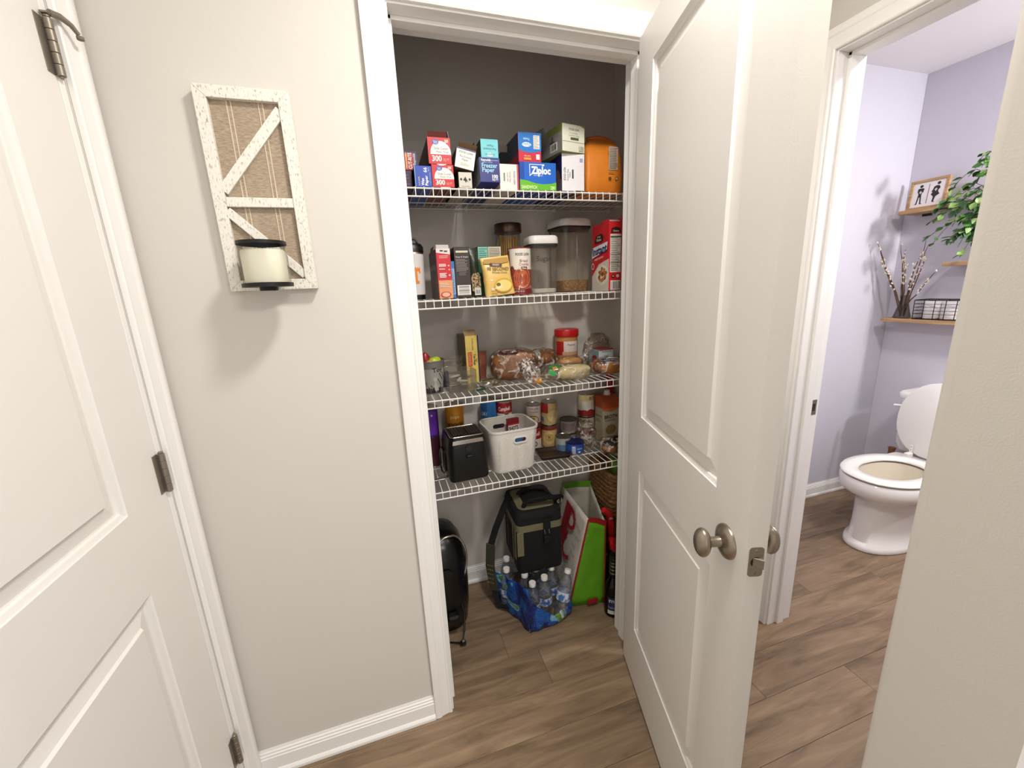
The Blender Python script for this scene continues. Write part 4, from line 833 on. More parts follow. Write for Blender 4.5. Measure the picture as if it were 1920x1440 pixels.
F.rect(0, h*.66, w, h*.84, 'e2d6d0').text('SHOTS', w*.48, h*.76, h*.10, '2a2a2e', 4, maxw=w*.86, bold=.04).ell(w*.4, h*.52, w*.30, h*.11, '3a66b4').rect(0, h*.88, w, h, '7a1a22').ell(w*.7, h*.30, w*.2, h*.08, 'e8d8d0'); F.build('print', t)
x, y = inbin(-.004, .0)
for q, (dx, dy, cc, lab) in enumerate(((.022,.002,(206,190,70),'yellow wrapped snack in the white storage bin'), (-.006,-.004,(52,92,150),'blue wrapped snack in the white storage bin'), (-.036,.004,(226,222,206),'white wrapped snack in the white storage bin'))):
    x, y = inbin(dx, dy); t = thing('wrapped_snack', lab, 'snack', (x, y, zb), (0, 0, .6*q))
    G().loft(pillow(0, .036, .026, .118, .6, 7+q, .003)).build('wrapper', mat('snackfoil%d' % q, cc, .3, bump=.5, bscale=50), t, smooth=40)
# cans
def fc(x, y): return math.atan2(-1.1104-y, -.0787-x)
R = .0335
x, y = .383, .525
t, F = canister('soup_can', 'red and white soup can, topmost behind the white storage bin', x, y, Z+.1215, R, .118, 'e8e2da', fc(x, y), group='soup cans')
F.rect(-R*1.55, .064, R*1.55, .112, 'a41e24', 14).text('Campbell', 0, .086, .018, 'f2e8e2', 4, maxw=R*1.6, bold=.02).ell(R*.3, .064, .009, .010, '8a5a3a'); F.build('print', t)
t, F = canister('soup_can', 'red and white soup can, lower one hidden behind the white storage bin', x, y, Z, R, .120, 'e8e2da', fc(x, y), group='soup cans')
F.rect(-R*1.55, .052, R*1.55, .098, 'a41e24', 14); F.build('print', t)
x, y = .515, .515
t, F = canister('soup_can', 'red label soup can, lower one left of the tan can', x, y, Z, R, .102, 'e0d8ce', fc(x, y), group='soup cans')
F.rect(-R*1.55, .050, R*1.55, .098, '9c1c22', 14).text('Campbell', 0, .074, .018, 'f0e6e0', 4, maxw=R*1.7, bold=.02).ell(0, .028, .016, .014, '6a7a3a'); F.build('print', t)
x, y = .517, .520
t, F = canister('soup_can', 'white soup can with a bowl picture, stacked on a red label can', x, y, Z+.103, R, .102, 'd9cfc6', fc(x, y), group='soup cans')
F.rect(-R*1.55, .0, R*1.55, .022, '7a2c2a', 14).text('FOOD LION', 0, .088, .010, '4a3a38', maxw=R*1.3).text('Chicken', 0, .074, .009, '7a4a44', maxw=R*1.2, bold=0).ell(0, .036, .026, .020, '7a241f').ell(0, .040, .022, .013, 'd8c46a').ell(0, .041, .008, .004, '8a8a3a').text('Soup', 0, .012, .009, 'f0e0d8', maxw=R); F.build('print', t)
x, y = .590, .515
t, F = canister('soup_can', 'tan soup can under the red and cream can', x, y, Z, .036, .102, 'cfae74', fc(x, y), group='soup cans')
F.rect(-.056, .082, .056, .098, '8a3428', 14).ell(0, .046, .026, .030, 'dcc48c').ell(0, .048, .017, .018, 'c89c54').ell(0, .05, .006, .006, '9a6a34'); F.build('print', t)
x, y = .592, .520
t, F = canister('soup_can', 'red and cream soup can stacked on the tan can', x, y, Z+.103, .036, .106, 'd8bc80', fc(x, y), group='soup cans')
F.rect(-.056, .058, -.004, .102, 'b02a22', 8).poly([(-.004,.058),(.03,.07),(.04,.102),(-.004,.102)], 'c8402c').rect(-.05, .012, -.016, .046, 'cfc8ba', 5).bars(-.046, .016, -.02, .042, '4a463f').ell(.02, .044, .026, .030, 'e2cc94').text('Soup', .022, .085, .012, 'f0d8a0', maxw=.04); F.build('print', t)
x, y = .695, .530
t, F = canister('meat_can', 'open-top looking short tin with grey label behind the blue tin', x, y, Z+.046, .040, .062, 'a89f98', fc(x, y), lidm=mat('dull_tin', (112,100,90), .35, .9))
F.rect(-.03, .012, .03, .05, '8a7a78', 6).lines(-.02, .025, .016, .044, 4, '4a4444'); F.build('print', t)
t, F = canister('meat_can', 'short grey tin at the very back under another tin', x, y, Z, .041, .045, '8f8880', fc(x, y), lidm=MATS['dull_tin']); 
x, y = .622, .455
t, F = canister('fish_can', 'short pale tin left behind the blue tin', .628, .447, Z, .034, .062, 'aab0a8', fc(x, y)); F.rect(-.03, .0, .03, .03, '5a7a9a', 6); F.build('print', t)
x, y = .662, .398
t, F = canister('tuna_can', 'dark blue tuna tin in front of the other tins', x, y, Z, .040, .050, '24469a', fc(x, y), lidm=mat('navy_lid', (26,36,92), .3, .4))
F.rect(-.045, .004, .045, .040, '2a52a8', 10).rect(-.012, .006, .003, .038, 'd8dcea', 2).lines(-.010, .002, .008, .036, 5, '5a70b0').text('tuna', .022, .028, .010, 'b8c8ec', maxw=.026).ell(.02, .012, .006, .004, 'd0d8ea'); F.build('print', t)
x, y = .790, .535
t, F = canister('vegetable_can', 'tall vegetable can with a red fruit label near the broth carton', x, y, Z+.112, .0385, .110, 'cfc8b4', fc(x, y))
F.rect(-.06, .078, .06, .104, 'd8c88a', 14).text('RO', .028, .090, .018, '3a2a24', maxw=.026, bold=.02).rect(-.02, .036, .022, .074, 'dedad0', 6).rect(-.06, .004, .06, .030, '8a1e22', 14).ell(-.008, .022, .018, .012, 'a82a28').ell(.022, .026, .016, .012, '92211f'); F.build('print', t)
t, F = canister('vegetable_can', 'lower vegetable can under the red fruit label can', x, y, Z, .0385, .110, 'b8ae98', fc(x, y)); F.rect(-.06, .02, .06, .06, '8a1e22', 14); F.build('print', t)
t = thing('broth_carton', 'broth carton with orange top and white screw cap at the right of the lowest shelf', 'carton', (.872, .450, Z), (0, 0, .12))
G().box(-.045, .045, 0, .06, 0, .190, 0, {'l':1,'r':1}).build('carton_body', [col('b8ae96'), col('a89f88')], t, bevel=.001)
G().prism([(-.045,.0),(.045,.0),(.045,.06),(-.045,.06)], .190, .192, 'z').build('carton_top', col('b4512a'), t)
gt = G().loft([[(-.045,0,.192),(.045,0,.192),(.045,.06,.192),(-.045,.06,.192)], [(-.044,.018,.214),(.044,.018,.214),(.044,.06,.214),(-.044,.06,.214)]]); gt.build('slanted_top', col('b4512a'), t)
G().lathe([(0,0),(.016,0),(.016,.008),(.013,.010),(.013,.020),(.011,.022),(0,.022)], 20, (.004,.036,.214)).build('cap', white_p, t, smooth=35)
F = D(frame((-.045, 0, 0), (1,0,0), (0,0,1))); F.rect(0, .158, .09, .190, 'b4512a').poly([(0,.158),(.09,.158),(.09,.150),(.05,.140),(0,.150)], 'c86a3a').text('BROTH', .045, .118, .017, '2e2822', maxw=.072, bold=.03).lines(.012, .08, .095, .106, 2, '6a6248').ell(.045, .055, .03, .024, '8c7a4a'); F.build('print', t)
F = D(frame((-.045, .06, 0), (0,-1,0), (0,0,1))); F.rect(0, .160, .06, .19, 'b4512a').text('BROTH', .03, .120, .012, '4a443a', maxw=.046, bold=.02).lines(.006, .054, .09, .108, 3, '6a6248'); F.build('print', t)
t = thing('red_packet', 'bright red packet leaning above the broth carton against the pantry wall', 'packet', (.925, .545, Z), (0, -.03, .2))
G().loft(pillow(0, .03, .05, .30, .35, 12, .003)).build('packet_body', mat('red_foil', (168,22,30), .35, bump=.3), t, smooth=40)
t = thing('baking_dish', 'flat dark brown baking tin lying in front of the stacked cans', 'tin', (.560, .400, Z), (0, 0, -.12))
dm = mat('dark_bronze_tin', (74,60,52), .35, .6, .12)
G().loft([ring(rrect(.126,.092,.012,4), 0), ring(rrect(.134,.100,.014,4), .014), ring(rrect(.142,.108,.014,4), .015), ring(rrect(.130,.096,.012,4), .0145), ring(rrect(.122,.088,.012,4), .003)]).build('tin_pan', dm, t, smooth=30)
G().tube([(a, b, .0155) for a, b in rrect(.142,.108,.014,4)], .0016, 6, closed=True).build('rolled_edge', dm, t, smooth=60)
t = thing('pastry_pack', 'chocolate iced pastries in a clear pack with a black label', 'pastry', (.818, .336, Z), (0, 0, .1))
for k, (x, y) in enumerate(((-.026, -.006), (.026, .012))):
    g = blob(.032, .036, .020, 2.2, 20, 10, .06, 3, k); g.xf(Matrix.Translation((x, y, .004))); b = g.build('pastry', mat('pastry_dough', (176,118,66), .6, var=.15, scale=40), t, smooth=70)
    g = blob(.029, .032, .009, 2.2, 18, 8, .12, 4, k+5); g.xf(Matrix.Translation((x, y, .031))); g.build('chocolate_icing', mat('chocolate', (48,28,20), .25), b, smooth=70)
blob(.074, .052, .032, 2.6, 24, 12, .14, 4, 15).build('pack_film', film, t, smooth=70)
F = D(lambda u, v, l: Vector((u, -.03+v*.45, .044+v*.5+l*2))); F.poly([(-.012,.004),(.056,.002),(.060,.05),(-.006,.052)], '1c1412').text('Big', .026, .028, .030, 'd8d0c4', 16, maxw=.05, bold=0); F.build('pack_label', t)
t = thing('clear_food_bag', 'crumpled clear food bag between the blue tuna tin and the broth carton', 'bag', (.738, .440, Z), (0, 0, -.3))
blob(.042, .050, .060, 2.2, 22, 14, .35, 5, 25).build('bag_film', film, t, smooth=70)
bagtail(t, [(.02,-.03,.05),(.03,-.045,.03),(.01,-.066,.012),(-.01,-.085,.005)], [.02,.012,.006,.006], film2)
# tall drinks at the left
def tallcan(name, label, x, y, h, r, c1, draw, cat='can'):
    t, F = canister(name, label, x, y, Z, r, h, c1, fc(x, y), cat=cat); draw(F, r, h); F.build('print', t)
tallcan('snack_tube', 'purple and dark red tall snack tube at the far left of the lowest shelf', .055, .510, .255, .036, '451c2c', lambda F, r, h: F.rect(-r*1.5, h*.52, r*1.5, h*.98, '3a1f78', 14).rect(-r*.2, h*.55, r*.9, h*.95, '6a2fa8', 8).ell(r*.3, h*.88, .004, .004, 'e0d0f0').text('POP', -r*.75, h*.74, .02, 'b8b0d8', 90, maxw=.05).lines(r*.2, r*1.0, h*.5, h*.6, 2, 'b8503c').ell(0, h*.2, r*.8, h*.1, '5c1a20'))
tallcan('snack_tube', 'orange tall snack tube standing behind the toaster', .162, .520, .255, .038, 'c07a1c', lambda F, r, h: F.rect(-r*1.5, h*.70, r*1.5, h*.98, 'c8841e', 14).text('pops', 0, h*.80, .014, 'f0dca0', maxw=r*1.0).text('MMMM', 0, h*.66, .020, '6a3a18', maxw=r*1.8, bold=.02).ell(0, h*.4, r*.9, h*.14, '8a4a1c'))
tallcan('snack_tube', 'blue tall canister standing behind the white storage bin', .312, .525, .250, .034, '2f78c0', lambda F, r, h: F.rect(-r*1.5, h*.02, -r*.2, h*.98, '2363a8', 8).text('OAT', -r*.6, h*.78, .018, 'd8e8f6', maxw=r*.9, bold=.02).lines(-r*1.0, -r*.2, h*.62, h*.7, 2, 'bcd4ea'), 'canister')

# ------------------------------------------------------------------ pantry floor
t = thing('air_fryer', 'black air fryer with a silver trim loop on the pantry floor', 'air fryer', (.030, .435, .001))
fb = mat('gloss_black', (6,6,7), .28, var=.1)
rg = []
for z, w, d in ((0,.19,.22),(.008,.21,.24),(.09,.228,.258),(.20,.236,.264),(.30,.228,.256),(.37,.200,.226),(.415,.150,.17),(.432,.08,.09)):
    rg.append(ring(rrect(w, d, min(w, d)*.42, 7), z))
G().loft(rg).build('body', fb, t, smooth=60)
arc = []
for i in range(29):
    a = math.radians(-150+300*i/28); u = .085*math.sin(a); v = .310+.112*math.cos(a)
    arc.append((.040+u*.86, -.128+.75*max(0, u-.01)+.62*max(0, v-.345), v))
G().tube(arc, .0048, 8, closed=False).build('trim_loop', mat('satin_silver', (176,170,160), .3, .9), t, smooth=60)
G().lathe([(0,0),(.024,0),(.024,.004),(0,.004)], 24, M=Matrix.Translation((.020,-.131,.285)) @ Matrix.Rotation(PI/2, 4, 'X')).build('dial', black, t, smooth=35)
G().box(.005, .055, -.165, -.128, .085, .11).build('basket_handle', black, t, bevel=.008)
G().tube([(.07,-.105,.13),(.078,-.130,.085),(.068,-.165,.04),(.056,-.188,.018)], .0034, 8).build('cord', black, t, smooth=60)
G().tube([(.050,-.196,.010),(.0,-.17,.006),(-.06,-.15,.006)], .0032, 8).build('cord', black, t, smooth=60)
pg = G().loft([ring(rrect(.016,.013,.004,3), 0), ring(rrect(.024,.020,.005,3), .012), ring(rrect(.020,.016,.005,3), .024), ring(rrect(.009,.009,.003,3), .034)]); pg.xf(Matrix.Translation((.054,-.194,.003)) @ Matrix.Rotation(.5, 4, 'X')); pg.build('plug', black, t, smooth=40)
# water bottle pack
BM = {}
def bottle(x, y, z, tilt=0, az=0, label='clear water bottle with white cap in the blue pack', first=[None]):
    t = thing('water_bottle', label, 'bottle', (x, y, z), (tilt*math.cos(az), tilt*math.sin(az), az), group='water bottles in the pack')
    if not BM:
        r = .0305
        BM['body'] = G().lathe([(0,.004),(.020,.0),(.028,.003),(r,.012),(r,.030),(r*.94,.034),(r,.038),(r,.052),(r*.94,.056),(r,.060),(r,.105),(r*.98,.118),(r*.86,.140),(.020,.160),(.0125,.172),(.0125,.180)], 22).build('bottle_body', bottlem, t, smooth=50)
        BM['cap'] = G().lathe([(0,.178),(.0145,.178),(.0145,.1925),(.0135,.194),(0,.194)], 20).build('cap', white_p, t, smooth=35)
        BM['lab'] = G().lathe([(r+.0004,.066),(r+.0004,.102)], 22); BM['lab'].f = BM['lab'].f[:-2]; BM['lab'].mi = BM['lab'].mi[:-2]
        BM['lab'] = BM['lab'].build('label', ramp2('blue_white_label', (64,110,176), (214,220,230), .46, .56, (1,1,1), 32, .4, 2, 0), t, smooth=50)
    else:
        for k in ('body', 'cap', 'lab'):
            o = BM[k].copy(); C.objects.link(o); o.parent = t
    return t
ang = .19
def pk(u, v): c, s_ = math.cos(ang), math.sin(ang); return .368+u*c-v*s_, .212+u*s_+v*c
labs = iter(('water bottle at the front left corner of the blue pack', 'water bottle in the middle of the front row of the pack', 'water bottle at the right end of the front row of the pack',
             'water bottle second row left behind the front bottles', 'water bottle second row middle under the cooler bag', 'water bottle second row right beside the tote bag',
             'water bottle at the back left of the pack beside the strap', 'water bottle back row middle under the cooler bag', 'water bottle standing tallest at the left back of the pack'))
bottle(*pk(.030, .034), .003, label=next(labs)); bottle(*pk(.093, .040), .003, label=next(labs)); bottle(*pk(.142, -.004), .012, .38, 1.1, label=next(labs))
bottle(*pk(.030, .098), .003, label=next(labs)); bottle(*pk(.093, .103), .003, label=next(labs)); bottle(*pk(.154, .078), .003, label=next(labs))
bottle(*pk(-.022, .168), .003, label=next(labs)); bottle(*pk(.093, .167), .003, label=next(labs)); bottle(*pk(.012, .232), .003, label=next(labs))
t = thing('bottle_pack_wrap', 'torn blue white and green plastic wrap around the water bottles', 'packaging', (.368, .212, .001), (0, 0, ang))
wr = bpy.data.materials.new('printed_pack_film'); wr.use_nodes = True
N, L = wr.node_tree.nodes, wr.node_tree.links; p = N['Principled BSDF']; p.inputs['Roughness'].default_value = .18
tc = N.new('ShaderNodeTexCoord'); nz = N.new('ShaderNodeTexNoise'); nz.inputs['Scale'].default_value = 11; nz.inputs['Detail'].default_value = 1.5; nz.inputs['Distortion'].default_value = .6
cr = N.new('ShaderNodeValToRGB'); e = cr.color_ramp.elements; e[0].position = 0; e[0].color = (*S((20,40,110)), 1); e[1].position = .50; e[1].color = (*S((28,92,176)), 1)
for ps_, c_ in ((.44, (24,58,140)), (.60, (120,176,206)), (.66, (104,150,60)), (.72, (190,206,214))): x = e.new(ps_); x.color = (*S(c_), 1)
cr.color_ramp.interpolation = 'CONSTANT'
L.new(tc.outputs['Object'], nz.inputs['Vector']); L.new(nz.outputs['Fac'], cr.inputs[0]); L.new(cr.outputs[0], p.inputs['Base Color'])
n2 = N.new('ShaderNodeTexNoise'); n2.inputs['Scale'].default_value = 45; n2.inputs['Detail'].default_value = 3; n2.inputs['Distortion'].default_value = 2; L.new(tc.outputs['Object'], n2.inputs['Vector'])
b = N.new('ShaderNodeBump'); b.inputs['Strength'].default_value = .8; b.inputs['Distance'].default_value = .012; L.new(n2.outputs['Fac'], b.inputs['Height']); L.new(b.outputs['Normal'], p.inputs['Normal'])
MATS['printed_pack_film'] = wr
def sheet(name, cols, topf, m, parent, off=(0,0), zmin=.0015, nz_=9):
    """wavy upright film following plan points, its upper edge given by topf(f)"""
    g = G(); n = len(cols); vs = []; fs = []
    for i, (x, y) in enumerate(cols):
        for j in range(nz_):
            f = j/(nz_-1); z = zmin+topf(i/(n-1))*f; bulge = .006*math.sin(PI*f)
            k = Vector((x*35+off[0], y*35, z*35)); vs.append((x+.008*noise.noise(k)+0*bulge, y+.008*noise.noise(k+Vector((7,0,0)))-bulge, z))
    for i in range(n-1):
        for j in range(nz_-1): a = i*nz_+j; fs.append((a, a+1, a+nz_+1, a+nz_))
    g.add(vs, fs); o = g.build(name, m, parent, smooth=40, fix=False)
    so = o.modifiers.new('solid', 'SOLIDIFY'); so.thickness = .0006
    return o
fr = [(-.012+.208*i/18, -.008-.018*math.sin(PI*i/18)) for i in range(19)]
sheet('film_front', fr, lambda f: .150-.105*min(1, f*2.0)+.025*max(0, f-.6), wr, t)
lf = [(-.012-.045*i/16-.004*math.sin(i), -.006+.26*i/16) for i in range(17)]
sheet('film_side', lf, lambda f: .205-.06*f, wr, t, (5, 0))
rf = [(.198-.004*math.sin(i*.8), -.004+.07*i/6) for i in range(7)]
sheet('film_side', rf, lambda f: .045+.03*f, wr, t, (11, 0), nz_=6)
# cooler bag on top of the bottles
t = thing('cooler_bag', 'black and olive cooler bag with straps sitting on the water bottles', 'bag', (.452, .300, .200), (0, 0, -.05))
cb = mat('black_nylon', (6,6,7), .8, bump=.3, bscale=500); ol = mat('olive_fabric', (118,114,84), .8, bump=.3, bscale=500)
CW, CD, CH = .205, .235, .250
G().loft([ring(rrect(CW*.96, CD*.96, .022, 5, 0, CD/2), 0), ring(rrect(CW, CD, .026, 5, 0, CD/2), .015), ring(rrect(CW, CD, .026, 5, 0, CD/2), CH-.02), ring(rrect(CW*.98, CD*.98, .026, 5, 0, CD/2), CH)]).build('bag_body', cb, t, smooth=40)
G().loft([ring(rrect(CW*1.012, CD*1.012, .026, 5, 0, CD/2), CH-.052), ring(rrect(CW*1.012, CD*1.012, .026, 5, 0, CD/2), CH-.022)]).build('olive_band', ol, t, smooth=40)
for x0, x1 in ((-CW/2-.0022, -CW/2+.001),):
    G().box(x0, x1, .022, .050, .06, CH-.05).build('side_stripe', ol, t, bevel=.001); G().box(x0-.0005, x1, .085, .105, .02, CH-.05).build('side_webbing', cb, t, bevel=.001)
    G().tube([(x0, .064, .02), (x0, .066, CH-.02)], .002, 6).build('piping', mat('grey_piping', (110,108,100), .5), t); G().box(x0, x1, .15, .165, .02, CH-.04).build('side_stripe', mat('dark_olive', (62,62,44), .8), t)
G().box(-CW/2+.0, -CW/2+.028, -.0022, .004, .09, CH-.05).build('front_stripe', ol, t, bevel=.001)
lid = G().loft([ring(rrect(CW*.99, CD*.99, .03, 5, 0, CD/2), CH), ring(rrect(CW*1.0, CD*1.0, .032, 5, 0, CD/2), CH+.012), ring(rrect(CW*.95, CD*.95, .034, 5, 0, CD/2+.004), CH+.030), ring(rrect(CW*.72, CD*.72, .03, 5, 0, CD/2+.008), CH+.037)]).build('lid', cb, t, smooth=40)
G().loft([ring(rrect(CW*.80, CD*.80, .03, 5, 0, CD/2+.004), CH+.0345), ring(rrect(CW*.70, CD*.70, .028, 5, 0, CD/2+.004), CH+.039)]).build('lid_olive_panel', ol, lid, smooth=40)
G().loft([ring(rrect(CW*.60, CD*.52, .03, 5, .012, CD/2+.006), CH+.038), ring(rrect(CW*.54, CD*.46, .028, 5, .012, CD/2+.006), CH+.050)]).build('lid_pocket', cb, lid, smooth=40)
hp = [(-.055,.05,CH+.036),(-.050,.045,CH+.062),(-.02,.035,CH+.076),(.03,.03,CH+.076),(.075,.03,CH+.070),(.112,.045,CH+.058),(.122,.07,CH+.040),(.112,.088,CH+.026),(.085,.09,CH+.038)]
G().tube(hp, .0125, 10, flat=(1,.8)).build('carry_handle', cb, t, smooth=60)
hp2 = [(-.05,.16,CH+.036),(-.03,.15,CH+.064),(.02,.13,CH+.076),(.06,.12,CH+.070),(.08,.12,CH+.040)]
G().tube(hp2, .010, 10).build('carry_handle', cb, t, smooth=60)
F = D(frame((.094, .0225, CH+.045), (.97,.24,0), (0,0,1))); F.text('C', -.004, .008, .014, 'c8c8c4').rect(.010, .0, .016, .017, '8a8a74'); F.build('handle_badge', t)
bk_ = G().box(.012, .044, -.008, .0, CH-.110, CH-.004).build('buckle_strap', cb, t, bevel=.002)
G().loft([[(a, -.009, b) for a, b in rrect(.036,.034,.008,4,.028,CH-.098)], [(a, -.014, b) for a, b in rrect(.032,.030,.008,4,.028,CH-.098)]]).build('buckle', black, bk_, smooth=30)
for dx in (.018, .038): G().tube([(dx,-.0095,CH-.070),(dx-.003,-.0095,CH-.050)], .0016, 6).build('buckle_glint', mat('grey_piping', (0,0,0)), bk_)
st = [(-.075,.17,CH+.02),(-.095,.15,CH+.042),(-.130,.13,CH-.01),(-.170,.11,CH-.08),(-.198,.10,CH-.15)]
G().ribbon(st, .030, .003, (.75,-.65,0)).build('shoulder_strap', cb, t, smooth=50)
sp_ = G().ribbon([(-.198,.10,CH-.145),(-.206,.10,CH-.25),(-.196,.09,CH-.372)], .042, .008, (.8,-.6,0)); sp_ = sp_.build('shoulder_pad', mat('dark_mesh_olive', (58,58,44), .85, var=.2, scale=300), t, bevel=.002)
for r_ in range(5):
    for c_ in range(3):
        G().lathe([(0,0),(.0035,0),(.0035,.0012),(0,.0012)], 6, M=Matrix.Translation((-.2045+.010*(c_-1)*.8-.0028, .097-.010*(c_-1)*.6-.0034, CH-.245-.022*r_)) @ Matrix.Rotation(math.atan2(-.8, -.6), 4, 'Z') @ Matrix.Rotation(PI/2, 4, 'Y')).build('pad_hole', mat('olive_spot', (120,118,72), .8), sp_)
G().ribbon([(-.196,.09,CH-.370),(-.185,.06,CH-.432),(-.15,.03,CH-.420),(-.10,.0,CH-.33),(-.05,-.018,CH-.275),(.02,-.004,CH-.245)], .024, .003, (.3,.3,.9)).build('shoulder_strap', cb, t, smooth=50)
# green and white tote
t = thing('tote_bag', 'green and white shopping tote with red lettering on the pantry floor', 'tote bag', (.64, .25, .001))
gm = mat('green_tote', (96,160,30), .45, var=.10, scale=20, bump=.6, bscale=22); wm_ = mat('white_tote', (214,208,198), .5, var=.06, scale=24, bump=.5, bscale=24); rm = mat('red_binding', (150,24,30), .5); wi = mat('tote_lining', (206,200,186), .6, var=.06, bump=.4, bscale=30)
def quad(P, nu=8, nv=10, amp=.004, seed=0):
    g = G(); vs = []; fs = []; P = [Vector(p) for p in P]
    for j in range(nv+1):
        for i in range(nu+1):
            a, b_ = i/nu, j/nv; q = (P[0]*(1-a)+P[1]*a)*(1-b_)+(P[3]*(1-a)+P[2]*a)*b_
            e_ = min(1, 5*min(a, 1-a, b_, 1-b_)+.25); vs.append(q+Vector((noise.noise(q*26+Vector((seed,0,0))), noise.noise(q*26+Vector((seed,9,0))), 0))*amp*e_)
    for j in range(nv):
        for i in range(nu): k = j*(nu+1)+i; fs.append((k, k+1, k+nu+2, k+nu+1))
    return g.add(vs, fs)
def skin(o, th=.0012): s_ = o.modifiers.new('solid', 'SOLIDIFY'); s_.thickness = th; return o
A0, A1, B0, B1 = (-.072,.022,0), (.014,.004,.425), (.084,-.008,0), (.092,-.002,.392)
C0, C1, E0, E1 = (-.050,.30,0), (.030,.30,.435), (.16,.29,0), (.17,.28,.43)
skin(quad((A0,B0,B1,A1), 8, 12, .006, 1).build('green_gusset', gm, t, smooth=60, fix=False))
skin(quad((C0,A0,A1,C1), 10, 12, .006, 2).build('white_panel', wm_, t, smooth=60, fix=False))
skin(quad((B0,E0,E1,B1), 8, 10, .006, 3).build('right_panel', wm_, t, smooth=60, fix=False))
skin(quad((E0,C0,C1,E1), 8, 10, .006, 4).build('back_gusset', wi, t, smooth=60, fix=False))
G().add([A0,B0,E0,C0], [(0,1,2,3)]).build('bottom', gm, t)
G().tube([A0, ((A0[0]+A1[0])/2-.001,.012,.212), A1], .0042, 6).build('red_binding', rm, t, smooth=60); G().tube([B0, ((B0[0]+B1[0])/2+.001,-.006,.196), B1], .003, 6).build('red_binding', rm, t, smooth=60)
G().ribbon([A1, ((A1[0]+B1[0])/2, .0, .414), B1], .022, .002, (0,0,1)).build('red_top_band', rm, t)
G().ribbon([(C1[0],C1[1]-.003,C1[2]),(.1,.288,.436),(E1[0],E1[1]-.003,E1[2])], .03, .002, (0,0,1)).build('green_top_band', gm, t)
G().box(.004, .05, -.012, -.006, .014, .036).build('red_patch', rm, t)
Pc, Pa, Pt = Vector(C0), Vector(A0), Vector(A1)
def wfn(u, v, l): # u 0..1 from back to front edge, v 0..1 height
    q = (Vector(C0)*(1-u)+Vector(A0)*u)*(1-v)+(Vector(C1)*(1-u)+Vector(A1)*u)*v
    return q+Vector((-1,0,.2)).normalized()*(.0075+l*3)
F = D(wfn)
rc = []
for i in range(25): # script letter stroke
    f = i/24; a = -1.9+f*6.2; rc.append((.36+.24*math.cos(a)*(1-.35*f)+.10*f, .66+.17*math.sin(a)-.02*f))
def stroke(F, pts, w, m):
    for (x0, y0), (x1, y1) in zip(pts, pts[1:]):
        d_ = Vector((x1-x0, (y1-y0)*1.4)); n_ = Vector((-d_.y, d_.x)).normalized()*w; F.poly([(x0-n_.x,y0-n_.y*.7),(x1-n_.x,y1-n_.y*.7),(x1+n_.x,y1+n_.y*.7),(x0+n_.x,y0+n_.y*.7)], m); F.k -= 1
F.poly([(.20,.46),(.42,.48),(.52,.93),(.30,.95)], 'b0202a')
stroke(F, [(.48,.92),(.60,.90),(.68,.84),(.66,.76),(.56,.72),(.48,.74)], .030, 'a81e28'); F.k += 1
stroke(F, [(.52,.66),(.44,.56),(.42,.46),(.48,.40),(.58,.39),(.70,.43)], .032, 'a81e28'); F.k += 1
for k, (s_, u_, v_, sz) in enumerate((('nothing', .80, .83, .045), ('it is good', .80, .73, .045), ('long', .78, .62, .05), ('about', .80, .53, .05), ('fun', .74, .45, .05), ('under', .62, .33, .05), ('the better', .70, .27, .04), ('order th', .66, .20, .045), ('we', .74, .11, .05), ('n', .22, .34, .09))):
    F.text(s_, u_, v_, sz, '8a8078' if k < 9 else '6a2430', -4, maxw=.34, bold=0)
F.build('bag_lettering', t)
# wicker basket, bottles on the right
t = thing('wicker_basket', 'brown woven wicker basket in the right corner of the pantry floor', 'basket', (.880, .450, .001))
wk = ramp2('wicker_weave', (92,62,34), (168,124,74), .35, .65, (1,1,3), 60, .7, 4, .8)
BX, BY, BHt = .115, .225, .545
for j in range(24):
    z = .012+j*.0225; f = .90+.10*z/BHt; pts = []
    poly = rrect(BX*f, BY*f, .03, 6)
    pts = [(a*(1+.014*(1 if (i+j) % 2 else -1)), b_*(1+.012*(1 if (i+j) % 2 else -1)), z) for i, (a, b_) in enumerate(poly)]
    G().tube(pts, .0122, 6, closed=True).build('woven_strand', wk, t, smooth=60)
G().tube([(a, b_, BHt) for a, b_ in rrect(BX*1.02, BY*1.02, .03, 6)], .012, 8, closed=True).build('basket_rim', wk, t, smooth=60)
G().loft([ring(rrect(BX*.88, BY*.88, .03, 6), 0), ring(rrect(BX*.88, BY*.88, .03, 6), .006)]).build('basket_bottom', wk, t)
t = thing('leafy_packet', 'green packet sticking out of the wicker basket', 'packet', (.880, .430, .02), (0,0,1.3))
G().loft(pillow(0, .08, .05, .57, .4, 4, .004)).build('packet_body', mat('leaf_green_foil', (120,160,60), .4, bump=.3), t, smooth=40)
t = thing('vinegar_bottle', 'clear brown bottle with a dark blue label and black neck by the pantry door jamb', 'bottle', (.733, .182, .001))
br = thin('amber_glass', (150,110,70), .05, .05)
G().lathe([(0,.0),(.033,.0),(.036,.006),(.036,.125),(.030,.15),(.016,.175),(.0145,.19)], 26).build('bottle_glass', br, t, smooth=50)
G().lathe([(0,.006),(.030,.006),(.031,.10),(0,.10)], 24).build('liquid', mat('brown_vinegar', (54,34,22), .2), t, smooth=50)
nk = G().lathe([(.0145,.19),(.0155,.20),(.0145,.25),(.017,.255),(.017,.285),(0,.286)], 20).build('neck_sleeve', black, t, smooth=40)
for k in range(5): G().lathe([(.0162,.198+.017*k),(.0172,.201+.017*k),(.0162,.204+.017*k)], 18).build('glint_ring', silver, nk, smooth=40)
